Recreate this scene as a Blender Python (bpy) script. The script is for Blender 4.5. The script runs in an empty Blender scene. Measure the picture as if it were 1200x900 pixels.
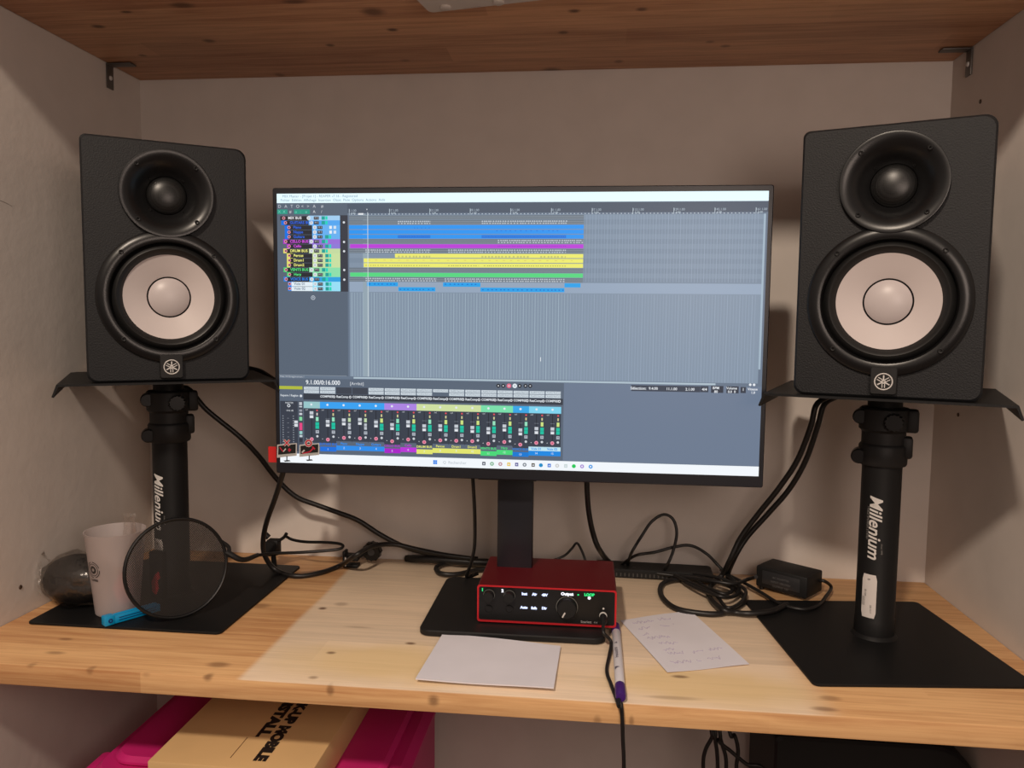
import bpy, bmesh, math, random
from mathutils import Vector, Matrix
random.seed(4)
SC = bpy.context.scene
COL = SC.collection
# ------------------------------------------------------------------ camera (pose solved from the room's corners; desk top is z = 0)
CAM = Vector((0.0435, -1.3738, 0.4445)); YAW, PIT, ROLL, FPX = 0.1051, -0.0806, 0.0106, 897.7
cy, sy, cp, sp, cr, sr = math.cos(YAW), math.sin(YAW), math.cos(PIT), math.sin(PIT), math.cos(ROLL), math.sin(ROLL)
FW = Vector((-sy*cp, cy*cp, sp)); r0 = Vector((cy, sy, 0)); u0 = r0.cross(FW)
RT = cr*r0+sr*u0; UP = -sr*r0+cr*u0
cd = bpy.data.cameras.new('camera'); cam = bpy.data.objects.new('camera', cd); COL.objects.link(cam)
cd.sensor_width = 36; cd.lens = FPX/1200*36; cd.clip_start = .01
cam.matrix_world = Matrix(((RT.x, UP.x, -FW.x, CAM.x), (RT.y, UP.y, -FW.y, CAM.y), (RT.z, UP.z, -FW.z, CAM.z), (0, 0, 0, 1)))
SC.camera = cam
# ------------------------------------------------------------------ world, ceiling lamp, added fill light, exposure
SC.view_settings.view_transform = 'Standard'; SC.view_settings.look = 'None'
SC.view_settings.exposure = 0; SC.view_settings.gamma = 1; SC.view_settings.use_curve_mapping = False
w = bpy.data.worlds.new('room_light'); SC.world = w; w.use_nodes = True
_n = w.node_tree.nodes; _l = w.node_tree.links      # the rest of the room: brighter towards its ceiling, dark towards its floor
_tc = _n.new('ShaderNodeTexCoord'); _sp = _n.new('ShaderNodeSeparateXYZ'); _rp = _n.new('ShaderNodeValToRGB'); _ad = _n.new('ShaderNodeMath'); _ad.operation = 'MULTIPLY_ADD'
_ad.inputs[1].default_value = .5; _ad.inputs[2].default_value = .5
_l.new(_tc.outputs['Generated'], _sp.inputs[0]); _l.new(_sp.outputs['Z'], _ad.inputs[0]); _l.new(_ad.outputs[0], _rp.inputs[0]); _l.new(_rp.outputs[0], _n['Background'].inputs[0])
_rp.color_ramp.elements[0].position = .38; _rp.color_ramp.elements[0].color = (.30, .20, .16, 1)
_rp.color_ramp.elements[1].position = .62; _rp.color_ramp.elements[1].color = (1.0, .80, .68, 1)
_n['Background'].inputs[1].default_value = .33
pl_ = bpy.data.lights.new('fill_light', 'POINT'); pl_.shadow_soft_size = .24; pl_.energy = 19; pl_.color = (1.0, .80, .68)     # added soft fill behind the camera, no known lamp; lifts the shaded upper walls
po_ = bpy.data.objects.new('fill_light', pl_); COL.objects.link(po_); po_.location = (.40, -1.62, .62)
ld = bpy.data.lights.new('ceiling_lamp', 'AREA'); ld.shape = 'DISK'; ld.size = .16; ld.energy = 37; ld.color = (1.0, .83, .67)
lo = bpy.data.objects.new('ceiling_lamp', ld); COL.objects.link(lo); lo.location = (-.40, -2.1, 1.80)
lo.rotation_euler = (Vector((-.1, 0, .2))-lo.location).to_track_quat('-Z', 'Y').to_euler()

def ray(px, py):
    return FW*FPX+RT*(px-600)-UP*(py-450)
def az(px, py, z=0.0):
    d = ray(px, py); return CAM+d*((z-CAM.z)/d.z)
def ay(px, py, y=0.0):
    d = ray(px, py); return CAM+d*((y-CAM.y)/d.y)
def ax(px, py, x=0.0):
    d = ray(px, py); return CAM+d*((x-CAM.x)/d.x)

# ------------------------------------------------------------------ materials
def lin(c):
    return tuple(((v/255)/12.92 if v/255 <= .04045 else ((v/255+.055)/1.055)**2.4) for v in c)
MATS = {}
def mat(name, rgb, rough=.5, metal=0, alpha=1, spec=.5, trans=0, bump=None, coat=0, sheen=0, ior=1.45):
    if name in MATS: return MATS[name]
    m = bpy.data.materials.new(name); m.use_nodes = True; nt = m.node_tree; b = nt.nodes['Principled BSDF']
    b.inputs['Base Color'].default_value = (*rgb, 1); b.inputs['Roughness'].default_value = rough
    b.inputs['Metallic'].default_value = metal; b.inputs['Alpha'].default_value = alpha
    b.inputs['Specular IOR Level'].default_value = spec; b.inputs['Transmission Weight'].default_value = trans
    b.inputs['IOR'].default_value = ior; b.inputs['Coat Weight'].default_value = coat
    # faint procedural mottling so nothing is perfectly uniform
    tc = nt.nodes.new('ShaderNodeTexCoord'); nz = nt.nodes.new('ShaderNodeTexNoise')
    nz.inputs['Scale'].default_value = 18; nt.links.new(tc.outputs['Object'], nz.inputs['Vector'])
    mx = nt.nodes.new('ShaderNodeMixRGB'); mx.blend_type = 'MULTIPLY'; mx.inputs[0].default_value = .12
    mx.inputs[1].default_value = (*rgb, 1); nt.links.new(nz.outputs['Fac'], mx.inputs[2]); nt.links.new(mx.outputs[0], b.inputs['Base Color'])
    if bump:
        sc, st, di = bump
        n2 = nt.nodes.new('ShaderNodeTexNoise'); n2.inputs['Scale'].default_value = sc; n2.inputs['Detail'].default_value = 4
        nt.links.new(tc.outputs['Object'], n2.inputs['Vector'])
        bp = nt.nodes.new('ShaderNodeBump'); bp.inputs['Strength'].default_value = st; bp.inputs['Distance'].default_value = di
        nt.links.new(n2.outputs['Fac'], bp.inputs['Height']); nt.links.new(bp.outputs[0], b.inputs['Normal'])
    MATS[name] = m; return m
def emit(rgb255, s=1.0):
    name = 'glow_%d_%d_%d_%d' % (*rgb255, int(s*100))
    if name in MATS: return MATS[name]
    m = bpy.data.materials.new(name); m.use_nodes = True; b = m.node_tree.nodes['Principled BSDF']
    b.inputs['Base Color'].default_value = (.01, .01, .012, 1); b.inputs['Roughness'].default_value = .35
    b.inputs['Specular IOR Level'].default_value = .25
    b.inputs['Emission Color'].default_value = (*lin(rgb255), 1); b.inputs['Emission Strength'].default_value = s
    MATS[name] = m; return m

def wood(name, base, dark, knots, pale=None, tone=.16):
    m = bpy.data.materials.new(name); m.use_nodes = True; nt = m.node_tree; b = nt.nodes['Principled BSDF']; N = nt.nodes; L = nt.links
    tc = N.new('ShaderNodeTexCoord'); sep = N.new('ShaderNodeSeparateXYZ'); L.new(tc.outputs['Object'], sep.inputs[0])
    def M(op, a, c=None, d=None):
        n = N.new('ShaderNodeMath'); n.operation = op
        for i, v in enumerate((a, c, d)):
            if v is None: continue
            if isinstance(v, (int, float)): n.inputs[i].default_value = v
            else: L.new(v, n.inputs[i])
        return n.outputs[0]
    def noise(scale, vec, det=3, rough=.5, dist=0):
        mp = N.new('ShaderNodeMapping'); mp.inputs['Scale'].default_value = vec; L.new(tc.outputs['Object'], mp.inputs[0])
        n = N.new('ShaderNodeTexNoise'); n.inputs['Scale'].default_value = scale; n.inputs['Detail'].default_value = det
        n.inputs['Roughness'].default_value = rough; n.inputs['Distortion'].default_value = dist
        L.new(mp.outputs[0], n.inputs['Vector']); return n.outputs['Fac']
    stave = M('FLOOR', M('DIVIDE', sep.outputs['Y'], .062))
    seg = M('FLOOR', M('ADD', M('MULTIPLY', sep.outputs['X'], 1.3), M('MULTIPLY', stave, .37)))
    wn = N.new('ShaderNodeTexWhiteNoise'); wn.noise_dimensions = '2D'; cb = N.new('ShaderNodeCombineXYZ')
    L.new(stave, cb.inputs[0]); L.new(seg, cb.inputs[1]); L.new(cb.outputs[0], wn.inputs['Vector'])
    g1 = noise(6, (1, 14, 14), 5, .6, .6); g2 = noise(5, (.8, 55, 55), 4, .65, .3); big = noise(2.5, (1, 2.5, 2.5), 2)
    f = M('ADD', M('MULTIPLY', M('SUBTRACT', g1, .5), 1.25), M('MULTIPLY', M('SUBTRACT', g2, .5), 1.0))
    f = M('ADD', f, M('MULTIPLY', M('SUBTRACT', wn.outputs['Value'], .5), tone*2))
    f = M('ADD', f, M('MULTIPLY', M('SUBTRACT', big, .5), .5))
    rp = N.new('ShaderNodeValToRGB'); L.new(M('ADD', f, .5), rp.inputs[0])
    rp.color_ramp.elements[0].position = .12; rp.color_ramp.elements[0].color = (*dark, 1)
    rp.color_ramp.elements[1].position = .8; rp.color_ramp.elements[1].color = (*base, 1)
    colr = rp.outputs[0]
    if pale:   # area where the wood stayed pale because something lay on it for years
        x0, x1, pc, yc = pale
        def step(v, lo, hi):
            mr = N.new('ShaderNodeMapRange'); mr.interpolation_type = 'SMOOTHSTEP'; L.new(v, mr.inputs[0]); mr.inputs[1].default_value = lo; mr.inputs[2].default_value = hi
            return mr.outputs[0]
        wob = M('ADD', sep.outputs['X'], M('MULTIPLY', M('SUBTRACT', noise(3, (1, 1, 1)), .5), .02))
        a = M('MULTIPLY', step(wob, x0-.006, x0+.006), M('SUBTRACT', 1, step(wob, x1-.03, x1+.03)))
        a = M('MULTIPLY', a, step(sep.outputs['Z'], -.002, -.0005))
        rq = N.new('ShaderNodeValToRGB'); L.new(M('ADD', f, .5), rq.inputs[0])
        rq.color_ramp.elements[0].position = .1; rq.color_ramp.elements[0].color = (*[v*.80 for v in pc], 1)
        rq.color_ramp.elements[1].position = .75; rq.color_ramp.elements[1].color = (*pc, 1)
        mx = N.new('ShaderNodeMixRGB'); L.new(a, mx.inputs[0]); L.new(colr, mx.inputs[1]); L.new(rq.outputs[0], mx.inputs[2]); colr = mx.outputs[0]
        for (sx_, sy_, rx_, ry_) in yc:      # yellow varnish blotch
            dx = M('DIVIDE', M('SUBTRACT', sep.outputs['X'], sx_), rx_); dy = M('DIVIDE', M('SUBTRACT', sep.outputs['Y'], sy_), ry_)
            dd = M('SQRT', M('ADD', M('MULTIPLY', dx, dx), M('MULTIPLY', dy, dy)))
            dd = M('ADD', dd, M('MULTIPLY', M('SUBTRACT', noise(9, (1, 1, 1)), .5), 1.0))
            mm = M('MULTIPLY', M('MULTIPLY', M('SUBTRACT', 1, step(dd, .3, 1.1)), .55), a)
            mx = N.new('ShaderNodeMixRGB'); L.new(mm, mx.inputs[0]); L.new(colr, mx.inputs[1]); mx.inputs[2].default_value = (.66, .46, .17, 1); colr = mx.outputs[0]
    for (kx, ky, kz, ra, rb, s) in knots:
        dx = M('DIVIDE', M('SUBTRACT', sep.outputs['X'], kx), ra); dy = M('DIVIDE', M('SUBTRACT', sep.outputs['Y'], ky), rb)
        dz = M('DIVIDE', M('SUBTRACT', sep.outputs['Z'], kz), .0065)
        d = M('SQRT', M('ADD', M('ADD', M('MULTIPLY', dx, dx), M('MULTIPLY', dy, dy)), M('MULTIPLY', dz, dz)))
        d = M('ADD', d, M('MULTIPLY', M('SUBTRACT', g1, .5), .7))
        mr = N.new('ShaderNodeMapRange'); mr.interpolation_type = 'SMOOTHSTEP'; L.new(d, mr.inputs[0])
        mr.inputs[1].default_value = 1.5; mr.inputs[2].default_value = .35; mr.inputs[3].default_value = 0; mr.inputs[4].default_value = s
        mx = N.new('ShaderNodeMixRGB'); L.new(mr.outputs[0], mx.inputs[0]); L.new(colr, mx.inputs[1]); mx.inputs[2].default_value = (.11, .045, .02, 1); colr = mx.outputs[0]
    L.new(colr, b.inputs['Base Color']); b.inputs['Roughness'].default_value = .5; b.inputs['Specular IOR Level'].default_value = .3
    bp = N.new('ShaderNodeBump'); bp.inputs['Strength'].default_value = .15; bp.inputs['Distance'].default_value = .001
    L.new(g2, bp.inputs['Height']); L.new(bp.outputs[0], b.inputs['Normal'])
    return m

WALL = mat('painted_wall', (.66, .60, .555), .75, spec=.25, bump=(60, .25, .001))
WALLP = mat('plaster_wall', (.66, .60, .555), .6, spec=.35, bump=(55, .30, .0015))
BLK = mat('satin_black_plastic', (.007, .007, .0075), .31, spec=.42)
BLK2 = mat('matt_black_plastic', (.0095, .0095, .010), .55, spec=.35)
BOXB = mat('black_vinyl_cabinet', (.0105, .011, .0125), .55, spec=.3, bump=(520, .6, .0010))
STEEL = mat('black_powdercoat', (.0075, .0075, .008), .5, spec=.25, bump=(700, .15, .0004))
RUB = mat('rubber', (.009, .009, .009), .42)
CONE = mat('white_cone', (.56, .50, .49), .5, spec=.35)
DOME = mat('white_dust_cap', (.50, .45, .45), .38, spec=.5)
SILV = mat('silver_print', (.62, .60, .58), .4)
CABLE = mat('black_cable', (.011, .010, .010), .42)
BEZ = mat('monitor_bezel', (.012, .013, .018), .35)
RED_LIT = mat('red_anodised_lit', (.62, .020, .03), .38, metal=.35)  # interface front rim: same red, lightened because light falls on it
RED_SHADED = mat('red_anodised_shaded', (.15, .006, .012), .42, metal=.35)  # interface top and sides: same red with their shade put into the colour
PAPER = mat('white_paper', (.74, .72, .78), .8, spec=.2)
STKR = mat('white_sticker', (.66, .62, .60), .55)
METAL = mat('galvanised_steel', (.16, .15, .14), .45, metal=.7)
WHITEP = mat('white_plastic', (.62, .55, .49), .45)

# ------------------------------------------------------------------ mesh helpers
def obj(name, bm, mats, parent=None, smooth=35):
    me = bpy.data.meshes.new(name)
    bmesh.ops.recalc_face_normals(bm, faces=bm.faces) if smooth is not None else None
    bm.to_mesh(me); bm.free()
    for m in (mats if isinstance(mats, (list, tuple)) else [mats]): me.materials.append(m)
    if smooth is not None:
        me.polygons.foreach_set('use_smooth', [True]*len(me.polygons))
        try: me.set_sharp_from_angle(angle=math.radians(smooth))
        except Exception: pass
    o = bpy.data.objects.new(name, me); COL.objects.link(o)
    if parent: o.parent = parent
    return o
def tag(o, label, cat, group=None, kind=None):
    o['label'] = label; o['category'] = cat
    if group: o['group'] = group
    if kind: o['kind'] = kind
    return o
def empty(name, loc, rz=0):
    o = bpy.data.objects.new(name, None); COL.objects.link(o); o.location = loc; o.rotation_euler = (0, 0, rz); o.empty_display_size = .02
    return o
def struct(o):
    o['kind'] = 'structure'; return o
def box(bm, x0, x1, y0, y1, z0, z1, bev=0, mi=0, seg=2, mtx=None):
    r = bmesh.ops.create_cube(bm, size=1); vs = r['verts']
    for v in vs:
        v.co = Vector(((x0+x1)/2+v.co.x*(x1-x0), (y0+y1)/2+v.co.y*(y1-y0), (z0+z1)/2+v.co.z*(z1-z0)))
    fs = set(f for v in vs for f in v.link_faces)
    if bev:
        es = set(e for v in vs for e in v.link_edges)
        rr = bmesh.ops.bevel(bm, geom=list(es), offset=bev, segments=seg, profile=.5, affect='EDGES')
        fs = set(rr['faces']) | set(f for f in fs if f.is_valid)
        vs = set(v for f in fs for v in f.verts)
    for f in fs: f.material_index = mi
    if mtx is not None:
        for v in set(vs): v.co = mtx @ v.co
    return bm
def rrect(w, h, r, cx=0, cz=0, n=6):
    rs = r if isinstance(r, (list, tuple)) else [r]*4          # tr, tl, bl, br
    pts = []
    for k, (sx, sz, a0) in enumerate(((1, 1, 0), (-1, 1, 90), (-1, -1, 180), (1, -1, 270))):
        rr = max(rs[k], 1e-5)
        for i in range(n+1):
            a = math.radians(a0+90*i/n)
            pts.append((cx+sx*(w/2-rr)+rr*math.cos(a), cz+sz*(h/2-rr)+rr*math.sin(a)))
    return pts
def prism(bm, pts, y0, y1, axis='y', mi=0, bev=0):
    """pts = 2D outline; extruded along axis; bev = small chamfer at both ends"""
    def P(a, c, d): return {'y': (a, d, c), 'z': (a, c, d), 'x': (d, a, c)}[axis]
    cx = sum(p[0] for p in pts)/len(pts); cz = sum(p[1] for p in pts)/len(pts)
    loops = []
    if bev:
        w = max(abs(p[0]-cx) for p in pts); h = max(abs(p[1]-cz) for p in pts); kx, kz = 1-bev/w, 1-bev/h
        s = 1 if y1 > y0 else -1
        spec = [(y0, kx, kz), (y0+s*bev, 1, 1), (y1-s*bev, 1, 1), (y1, kx, kz)]
    else: spec = [(y0, 1, 1), (y1, 1, 1)]
    for (d, kx, kz) in spec:
        loops.append([bm.verts.new(P(cx+(p[0]-cx)*kx, cz+(p[1]-cz)*kz, d)) for p in pts])
    n = len(pts)
    for a, c in zip(loops, loops[1:]):
        for i in range(n):
            f = bm.faces.new((a[i], a[(i+1) % n], c[(i+1) % n], c[i])); f.material_index = mi
    f = bm.faces.new(loops[0]); f.material_index = mi
    f = bm.faces.new(loops[-1][::-1]); f.material_index = mi
    return bm
def lathe(bm, prof, c=(0, 0, 0), axis='y', n=48, mi=0, cap=False):
    """prof = [(r, d)]; revolve about axis through c"""
    rings = []
    for (r, d) in prof:
        ring = []
        if r < 1e-6:
            p = {'y': (0, d, 0), 'z': (0, 0, d), 'x': (d, 0, 0)}[axis]; ring = [bm.verts.new(Vector(p)+Vector(c))]
        else:
            for i in range(n):
                a = 2*math.pi*i/n; u, v = r*math.cos(a), r*math.sin(a)
                p = {'y': (u, d, v), 'z': (u, v, d), 'x': (d, u, v)}[axis]; ring.append(bm.verts.new(Vector(p)+Vector(c)))
        rings.append(ring)
    for A, B in zip(rings, rings[1:]):
        for i in range(n):
            j = (i+1) % n
            if len(A) == 1 and len(B) == 1: continue
            if len(A) == 1: vs = (A[0], B[i], B[j])
            elif len(B) == 1: vs = (A[i], A[j], B[0])
            else: vs = (A[i], A[j], B[j], B[i])
            f = bm.faces.new(vs); f.material_index = mi
    if cap:
        for R_ in (rings[0], rings[-1]):
            if len(R_) > 2: bm.faces.new(R_).material_index = mi
    return bm
def smoothpath(pts, k=8):
    P = [Vector(p) for p in pts]
    if len(P) < 3: return P
    Q = [P[0]*2-P[1]]+P+[P[-1]*2-P[-2]]; out = []
    for i in range(1, len(Q)-2):
        a, b, c, d = Q[i-1:i+3]
        for j in range(k):
            t = j/k
            out.append(.5*((2*b)+(-a+c)*t+(2*a-5*b+4*c-d)*t*t+(-a+3*b-3*c+d)*t*t*t))
    out.append(P[-1]); return out
def tube(bm, pts, r, k=8, n=10, mi=0, smooth=True, closed=False):
    P = smoothpath(pts, k) if smooth else [Vector(p) for p in pts]
    if closed: P = P[:-1] if (P[0]-P[-1]).length < 1e-6 else P
    up = Vector((0, 0, 1)); rings = []; prev = None
    for i, p in enumerate(P):
        if closed: t = (P[(i+1) % len(P)]-P[i-1]).normalized()
        else: t = (P[min(i+1, len(P)-1)]-P[max(i-1, 0)]).normalized()
        if prev is None: s = t.cross(up if abs(t.z) < .9 else Vector((1, 0, 0))).normalized()
        else: s = (prev-t*prev.dot(t)).normalized()
        prev = s; q = t.cross(s); rr = r(i/(len(P)-1)) if callable(r) else r
        rings.append([bm.verts.new(p+(s*math.cos(2*math.pi*j/n)+q*math.sin(2*math.pi*j/n))*rr) for j in range(n)])
    prs = list(zip(rings, rings[1:]))
    if closed: prs.append((rings[-1], rings[0]))
    for A, B in prs:
        for j in range(n):
            f = bm.faces.new((A[j], A[(j+1) % n], B[(j+1) % n], B[j])); f.material_index = mi
    if not closed:
        bm.faces.new(rings[0][::-1]).material_index = mi; bm.faces.new(rings[-1]).material_index = mi
    return bm
def textbm(bm, s, size, f=lambda x, y: Vector((x, 0, y)), bold=0, shear=0, mi=0, align='CENTER', xs=1.0, ext=0, cut=0):
    cu = bpy.data.curves.new('t', 'FONT'); cu.body = s; cu.size = size; cu.align_x = align; cu.align_y = 'CENTER'
    cu.offset = bold; cu.shear = shear; cu.resolution_u = 3; cu.extrude = ext
    o = bpy.data.objects.new('t', cu); COL.objects.link(o)
    bpy.context.view_layer.update(); dg = bpy.context.evaluated_depsgraph_get()
    me = bpy.data.meshes.new_from_object(o.evaluated_get(dg))
    tb_ = bmesh.new(); tb_.from_mesh(me)
    if cut:                                                    # slice so that the letters can follow a curved surface
        ys = [v.co.y for v in tb_.verts]; xs_ = [v.co.x for v in tb_.verts]
        for ax_, lo_, hi_ in (((0, 1, 0), min(ys), max(ys)), ((1, 0, 0), min(xs_), max(xs_))) if cut > 0 else ():
            c_ = lo_+cut
            while c_ < hi_:
                bmesh.ops.bisect_plane(tb_, geom=tb_.verts[:]+tb_.edges[:]+tb_.faces[:], plane_co=Vector(ax_)*c_, plane_no=ax_); c_ += cut
    tb_.verts.index_update()
    vs = [bm.verts.new(f(v.co.x*xs, v.co.y)) for v in tb_.verts]
    for p in tb_.faces:
        try: bm.faces.new([vs[v.index] for v in p.verts]).material_index = mi
        except ValueError: pass
    tb_.free()
    bpy.data.objects.remove(o); bpy.data.curves.remove(cu); bpy.data.meshes.remove(me)
    return bm

# ------------------------------------------------------------------ the setting
XL, XR, H, ZF = -.7985, .626, .8816, -.75
YF = -.497                                                   # front of desk and of the upper shelf
def wallbox(name, m, *a):
    bm = bmesh.new(); box(bm, *a); return struct(obj(name, bm, m))
wallbox('wall_back', WALL, XL-.05, XR+.05, 0, .05, ZF, 1.6)
wallbox('wall_left', WALLP, XL-.05, XL, -.62, 0, ZF, 1.6)
wallbox('wall_right', WALL, XR, XR+.05, -.62, 0, ZF, 1.6)
wallbox('floor', mat('laminate_floor', (.12, .07, .045), .5), -2.5, 2.5, -3.2, .05, ZF-.05, ZF)

knD = []
for (px, py, a, b, s) in ((378, 713, .006, .005, .85), (400, 708, .010, .008, .35), (388, 765, .006, .004, .7), (481, 754, .007, .004, .8), (306, 710, .014, .009, .45),
        (256, 779, .014, .008, .55), (367, 794, .006, .004, .5), (797, 793, .010, .004, .7), (790, 818, .03, .005, .35), (973, 818, .012, .006, .45), (966, 831, .014, .006, .55),
        (65, 765, .014, .005, .5), (77, 749, .009, .004, .5), (170, 790, .006, .004, .3), (420, 735, .02, .003, .3), (560, 815, .01, .003, .3)):
    p = az(px, py, 0); knD.append((p.x, p.y, 0, a, b, s))
for (px, py, a, s) in ((243, 792, .008, .8), (387, 809, .006, .7), (508, 821, .009, .8), (35, 777, .008, .6), (105, 785, .006, .5), (700, 845, .006, .5), (740, 845, .004, .6)):
    p = ay(px, py, YF); knD.append((p.x, YF, p.z, a*.75, .01, s*.8))
pinedesk = wood('pine_desk', (.74, .45, .215), (.48, .235, .10), knD, pale=(-.385, .315, (.80, .63, .46), [(-.23, -.43, .16, .075), (.20, -.44, .22, .06)]), tone=.22)
bm = bmesh.new(); box(bm, XL+.001, XR-.001, YF, -.001, -.027, 0, bev=.0015)
tag(obj('desk_board', bm, pinedesk), 'pine desk board with a paler area in its middle, under the speakers and monitor', 'desk')
knS = []
for (px, py, a, b, s) in ((213, 6, .016, .010, .8), (115, 31, .010, .007, .9), (245, 48, .009, .007, .8), (387, 53, .007, .006, .8), (167, 65, .006, .006, .6), (148, 14, .008, .004, .9),
        (328, 88, .008, .01, .6), (437, 14, .016, .014, .8), (460, 35, .008, .006, .95), (673, 13, .008, .006, .9), (660, 38, .007, .006, .8), (752, 11, .007, .006, .8),
        (647, 83, .016, .016, .8), (725, 72, .007, .008, .6), (850, 54, .007, .006, .6), (832, 49, .006, .005, .5), (345, 2, .016, .006, .8), (475, 71, .007, .007, .4)):
    p = az(px, py, H); knS.append((p.x, p.y, H, a, b, s))
pineshelf = wood('pine_shelf', (.74, .42, .235), (.42, .19, .098), knS, tone=.30)
bm = bmesh.new(); box(bm, XL+.001, XR-.001, YF+.005, -.001, H, H+.028, bev=.0015)
shelf = tag(obj('upper_shelf_board', bm, pineshelf), 'knotty pine shelf board spanning the alcove above the speakers', 'shelf')

def bracket(side, x, y, label):
    t = tag(empty('shelf_bracket', (x, y, H)), label, 'bracket', 'metal brackets under the upper shelf')
    s = side
    bm = bmesh.new(); box(bm, min(0, s*.0025), max(0, s*.0025), -.009, .009, -.042, -.001, bev=.0008); obj('wall_leg', bm, METAL, t)
    bm = bmesh.new(); box(bm, min(0, s*.045), max(0, s*.045), -.009, .009, -.0032, -.0008, bev=.0008); obj('shelf_leg', bm, METAL, t)
    bm = bmesh.new(); lathe(bm, [(0, s*.005), (.003, s*.0045), (.004, s*.0025)], (0, 0, -.024), 'x', 16); obj('screw', bm, SILV, t)
bracket(1, XL+.0005, -.092, 'small grey metal bracket under the upper shelf at the left wall')
bracket(-1, XR-.0005, -.060, 'small grey metal bracket under the upper shelf at the right wall')
for (p, s, lab) in ((ax(24, 688, XL), 1, 'dark screw hole plug in the left wall just above the desk'), (ax(1149, 119, XR), -1, 'tiny dark screw high on the right wall near the bracket'), (ax(1123, 486, XR), -1, 'tiny dark screw in the right wall below the right speaker plate')):
    bm = bmesh.new(); lathe(bm, [(0, s*.0012), (.0028, s*.001), (.0035, 0)], p, 'x', 14)
    tag(obj('wall_screw', bm, mat('brown_screw', (.07, .04, .025), .5)), lab, 'screw')
# scuffs on the left wall
for (px, py, a, lab) in ((6, 238, .3, 'upper faint grey scuff on the left wall edge'), ):
    p = ax(px, py, XL)
    bm = bmesh.new(); tube(bm, [p+Vector((-.0003, -.02, .004)), p+Vector((-.0003, 0, .001)), p+Vector((-.0003, .012, -.002))], .0007)
    tag(obj('wall_scuff', bm, mat('grey_scuff', (.47, .42, .38), .7)), 'short grey scuff on the left wall beside the left speaker', 'scuff')

# white bar under the shelf
A = az(503, 16, H-.018); B = az(642, 0, H-.018); d = (B-A); ang = math.atan2(d.y, d.x)
t = tag(empty('plastic_bar', (A.x, A.y, H), ang), 'white plastic bar with round caps fixed under the upper shelf', 'bar')
bm = bmesh.new(); prism(bm, rrect(.30, .05, .008, .15, -.025), -.018, -.0005, 'z', bev=.002); obj('housing', bm, WHITEP, t)
for q in ((522, 8), (584, 2)):
    c = az(q[0], q[1], H-.018); l = Matrix.Rotation(-ang, 3, 'Z') @ (c-Vector((A.x, A.y, H)))
    bm = bmesh.new(); lathe(bm, [(0, -.021), (.006, -.021), (.0075, -.020), (.0078, -.0175)], (l.x, l.y, 0), 'z', 28); obj('round_cap', bm, WHITEP, t)
l = Matrix.Rotation(-ang, 3, 'Z') @ (az(553, 8, H-.018)-Vector((A.x, A.y, H)))
bm = bmesh.new(); textbm(bm, '---- -------', .0065, lambda x, y: Vector((l.x+x, l.y-y, -.0183))); obj('print', bm, mat('grey_print', (.2, .16, .14), .6), t, None)

# ------------------------------------------------------------------ speakers
def screw_bm(c, r, y):
    bm = bmesh.new()
    lathe(bm, [(r, y), (r, y-.0012), (r*.75, y-.0018), (r*.45, y-.0014), (r*.40, y+.0008), (0, y+.0008)], (c[0], 0, c[1]), 'y', 18)
    return bm
GR = bpy.data.materials.new('tweeter_grille'); GR.use_nodes = True
nt = GR.node_tree; b = nt.nodes['Principled BSDF']; tc = nt.nodes.new('ShaderNodeTexCoord'); vr = nt.nodes.new('ShaderNodeTexVoronoi'); vr.inputs['Scale'].default_value = 620
vr.inputs['Randomness'].default_value = .15
nt.links.new(tc.outputs['Object'], vr.inputs['Vector']); rp = nt.nodes.new('ShaderNodeValToRGB'); nt.links.new(vr.outputs['Distance'], rp.inputs[0])
rp.color_ramp.elements[0].position = .3; rp.color_ramp.elements[0].color = (.002, .002, .002, 1); rp.color_ramp.elements[1].position = .5; rp.color_ramp.elements[1].color = (.016, .016, .016, 1)
nt.links.new(rp.outputs[0], b.inputs['Base Color']); b.inputs['Roughness'].default_value = .35; b.inputs['Metallic'].default_value = .3
WZ, TZ = .1185, .2605
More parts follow.
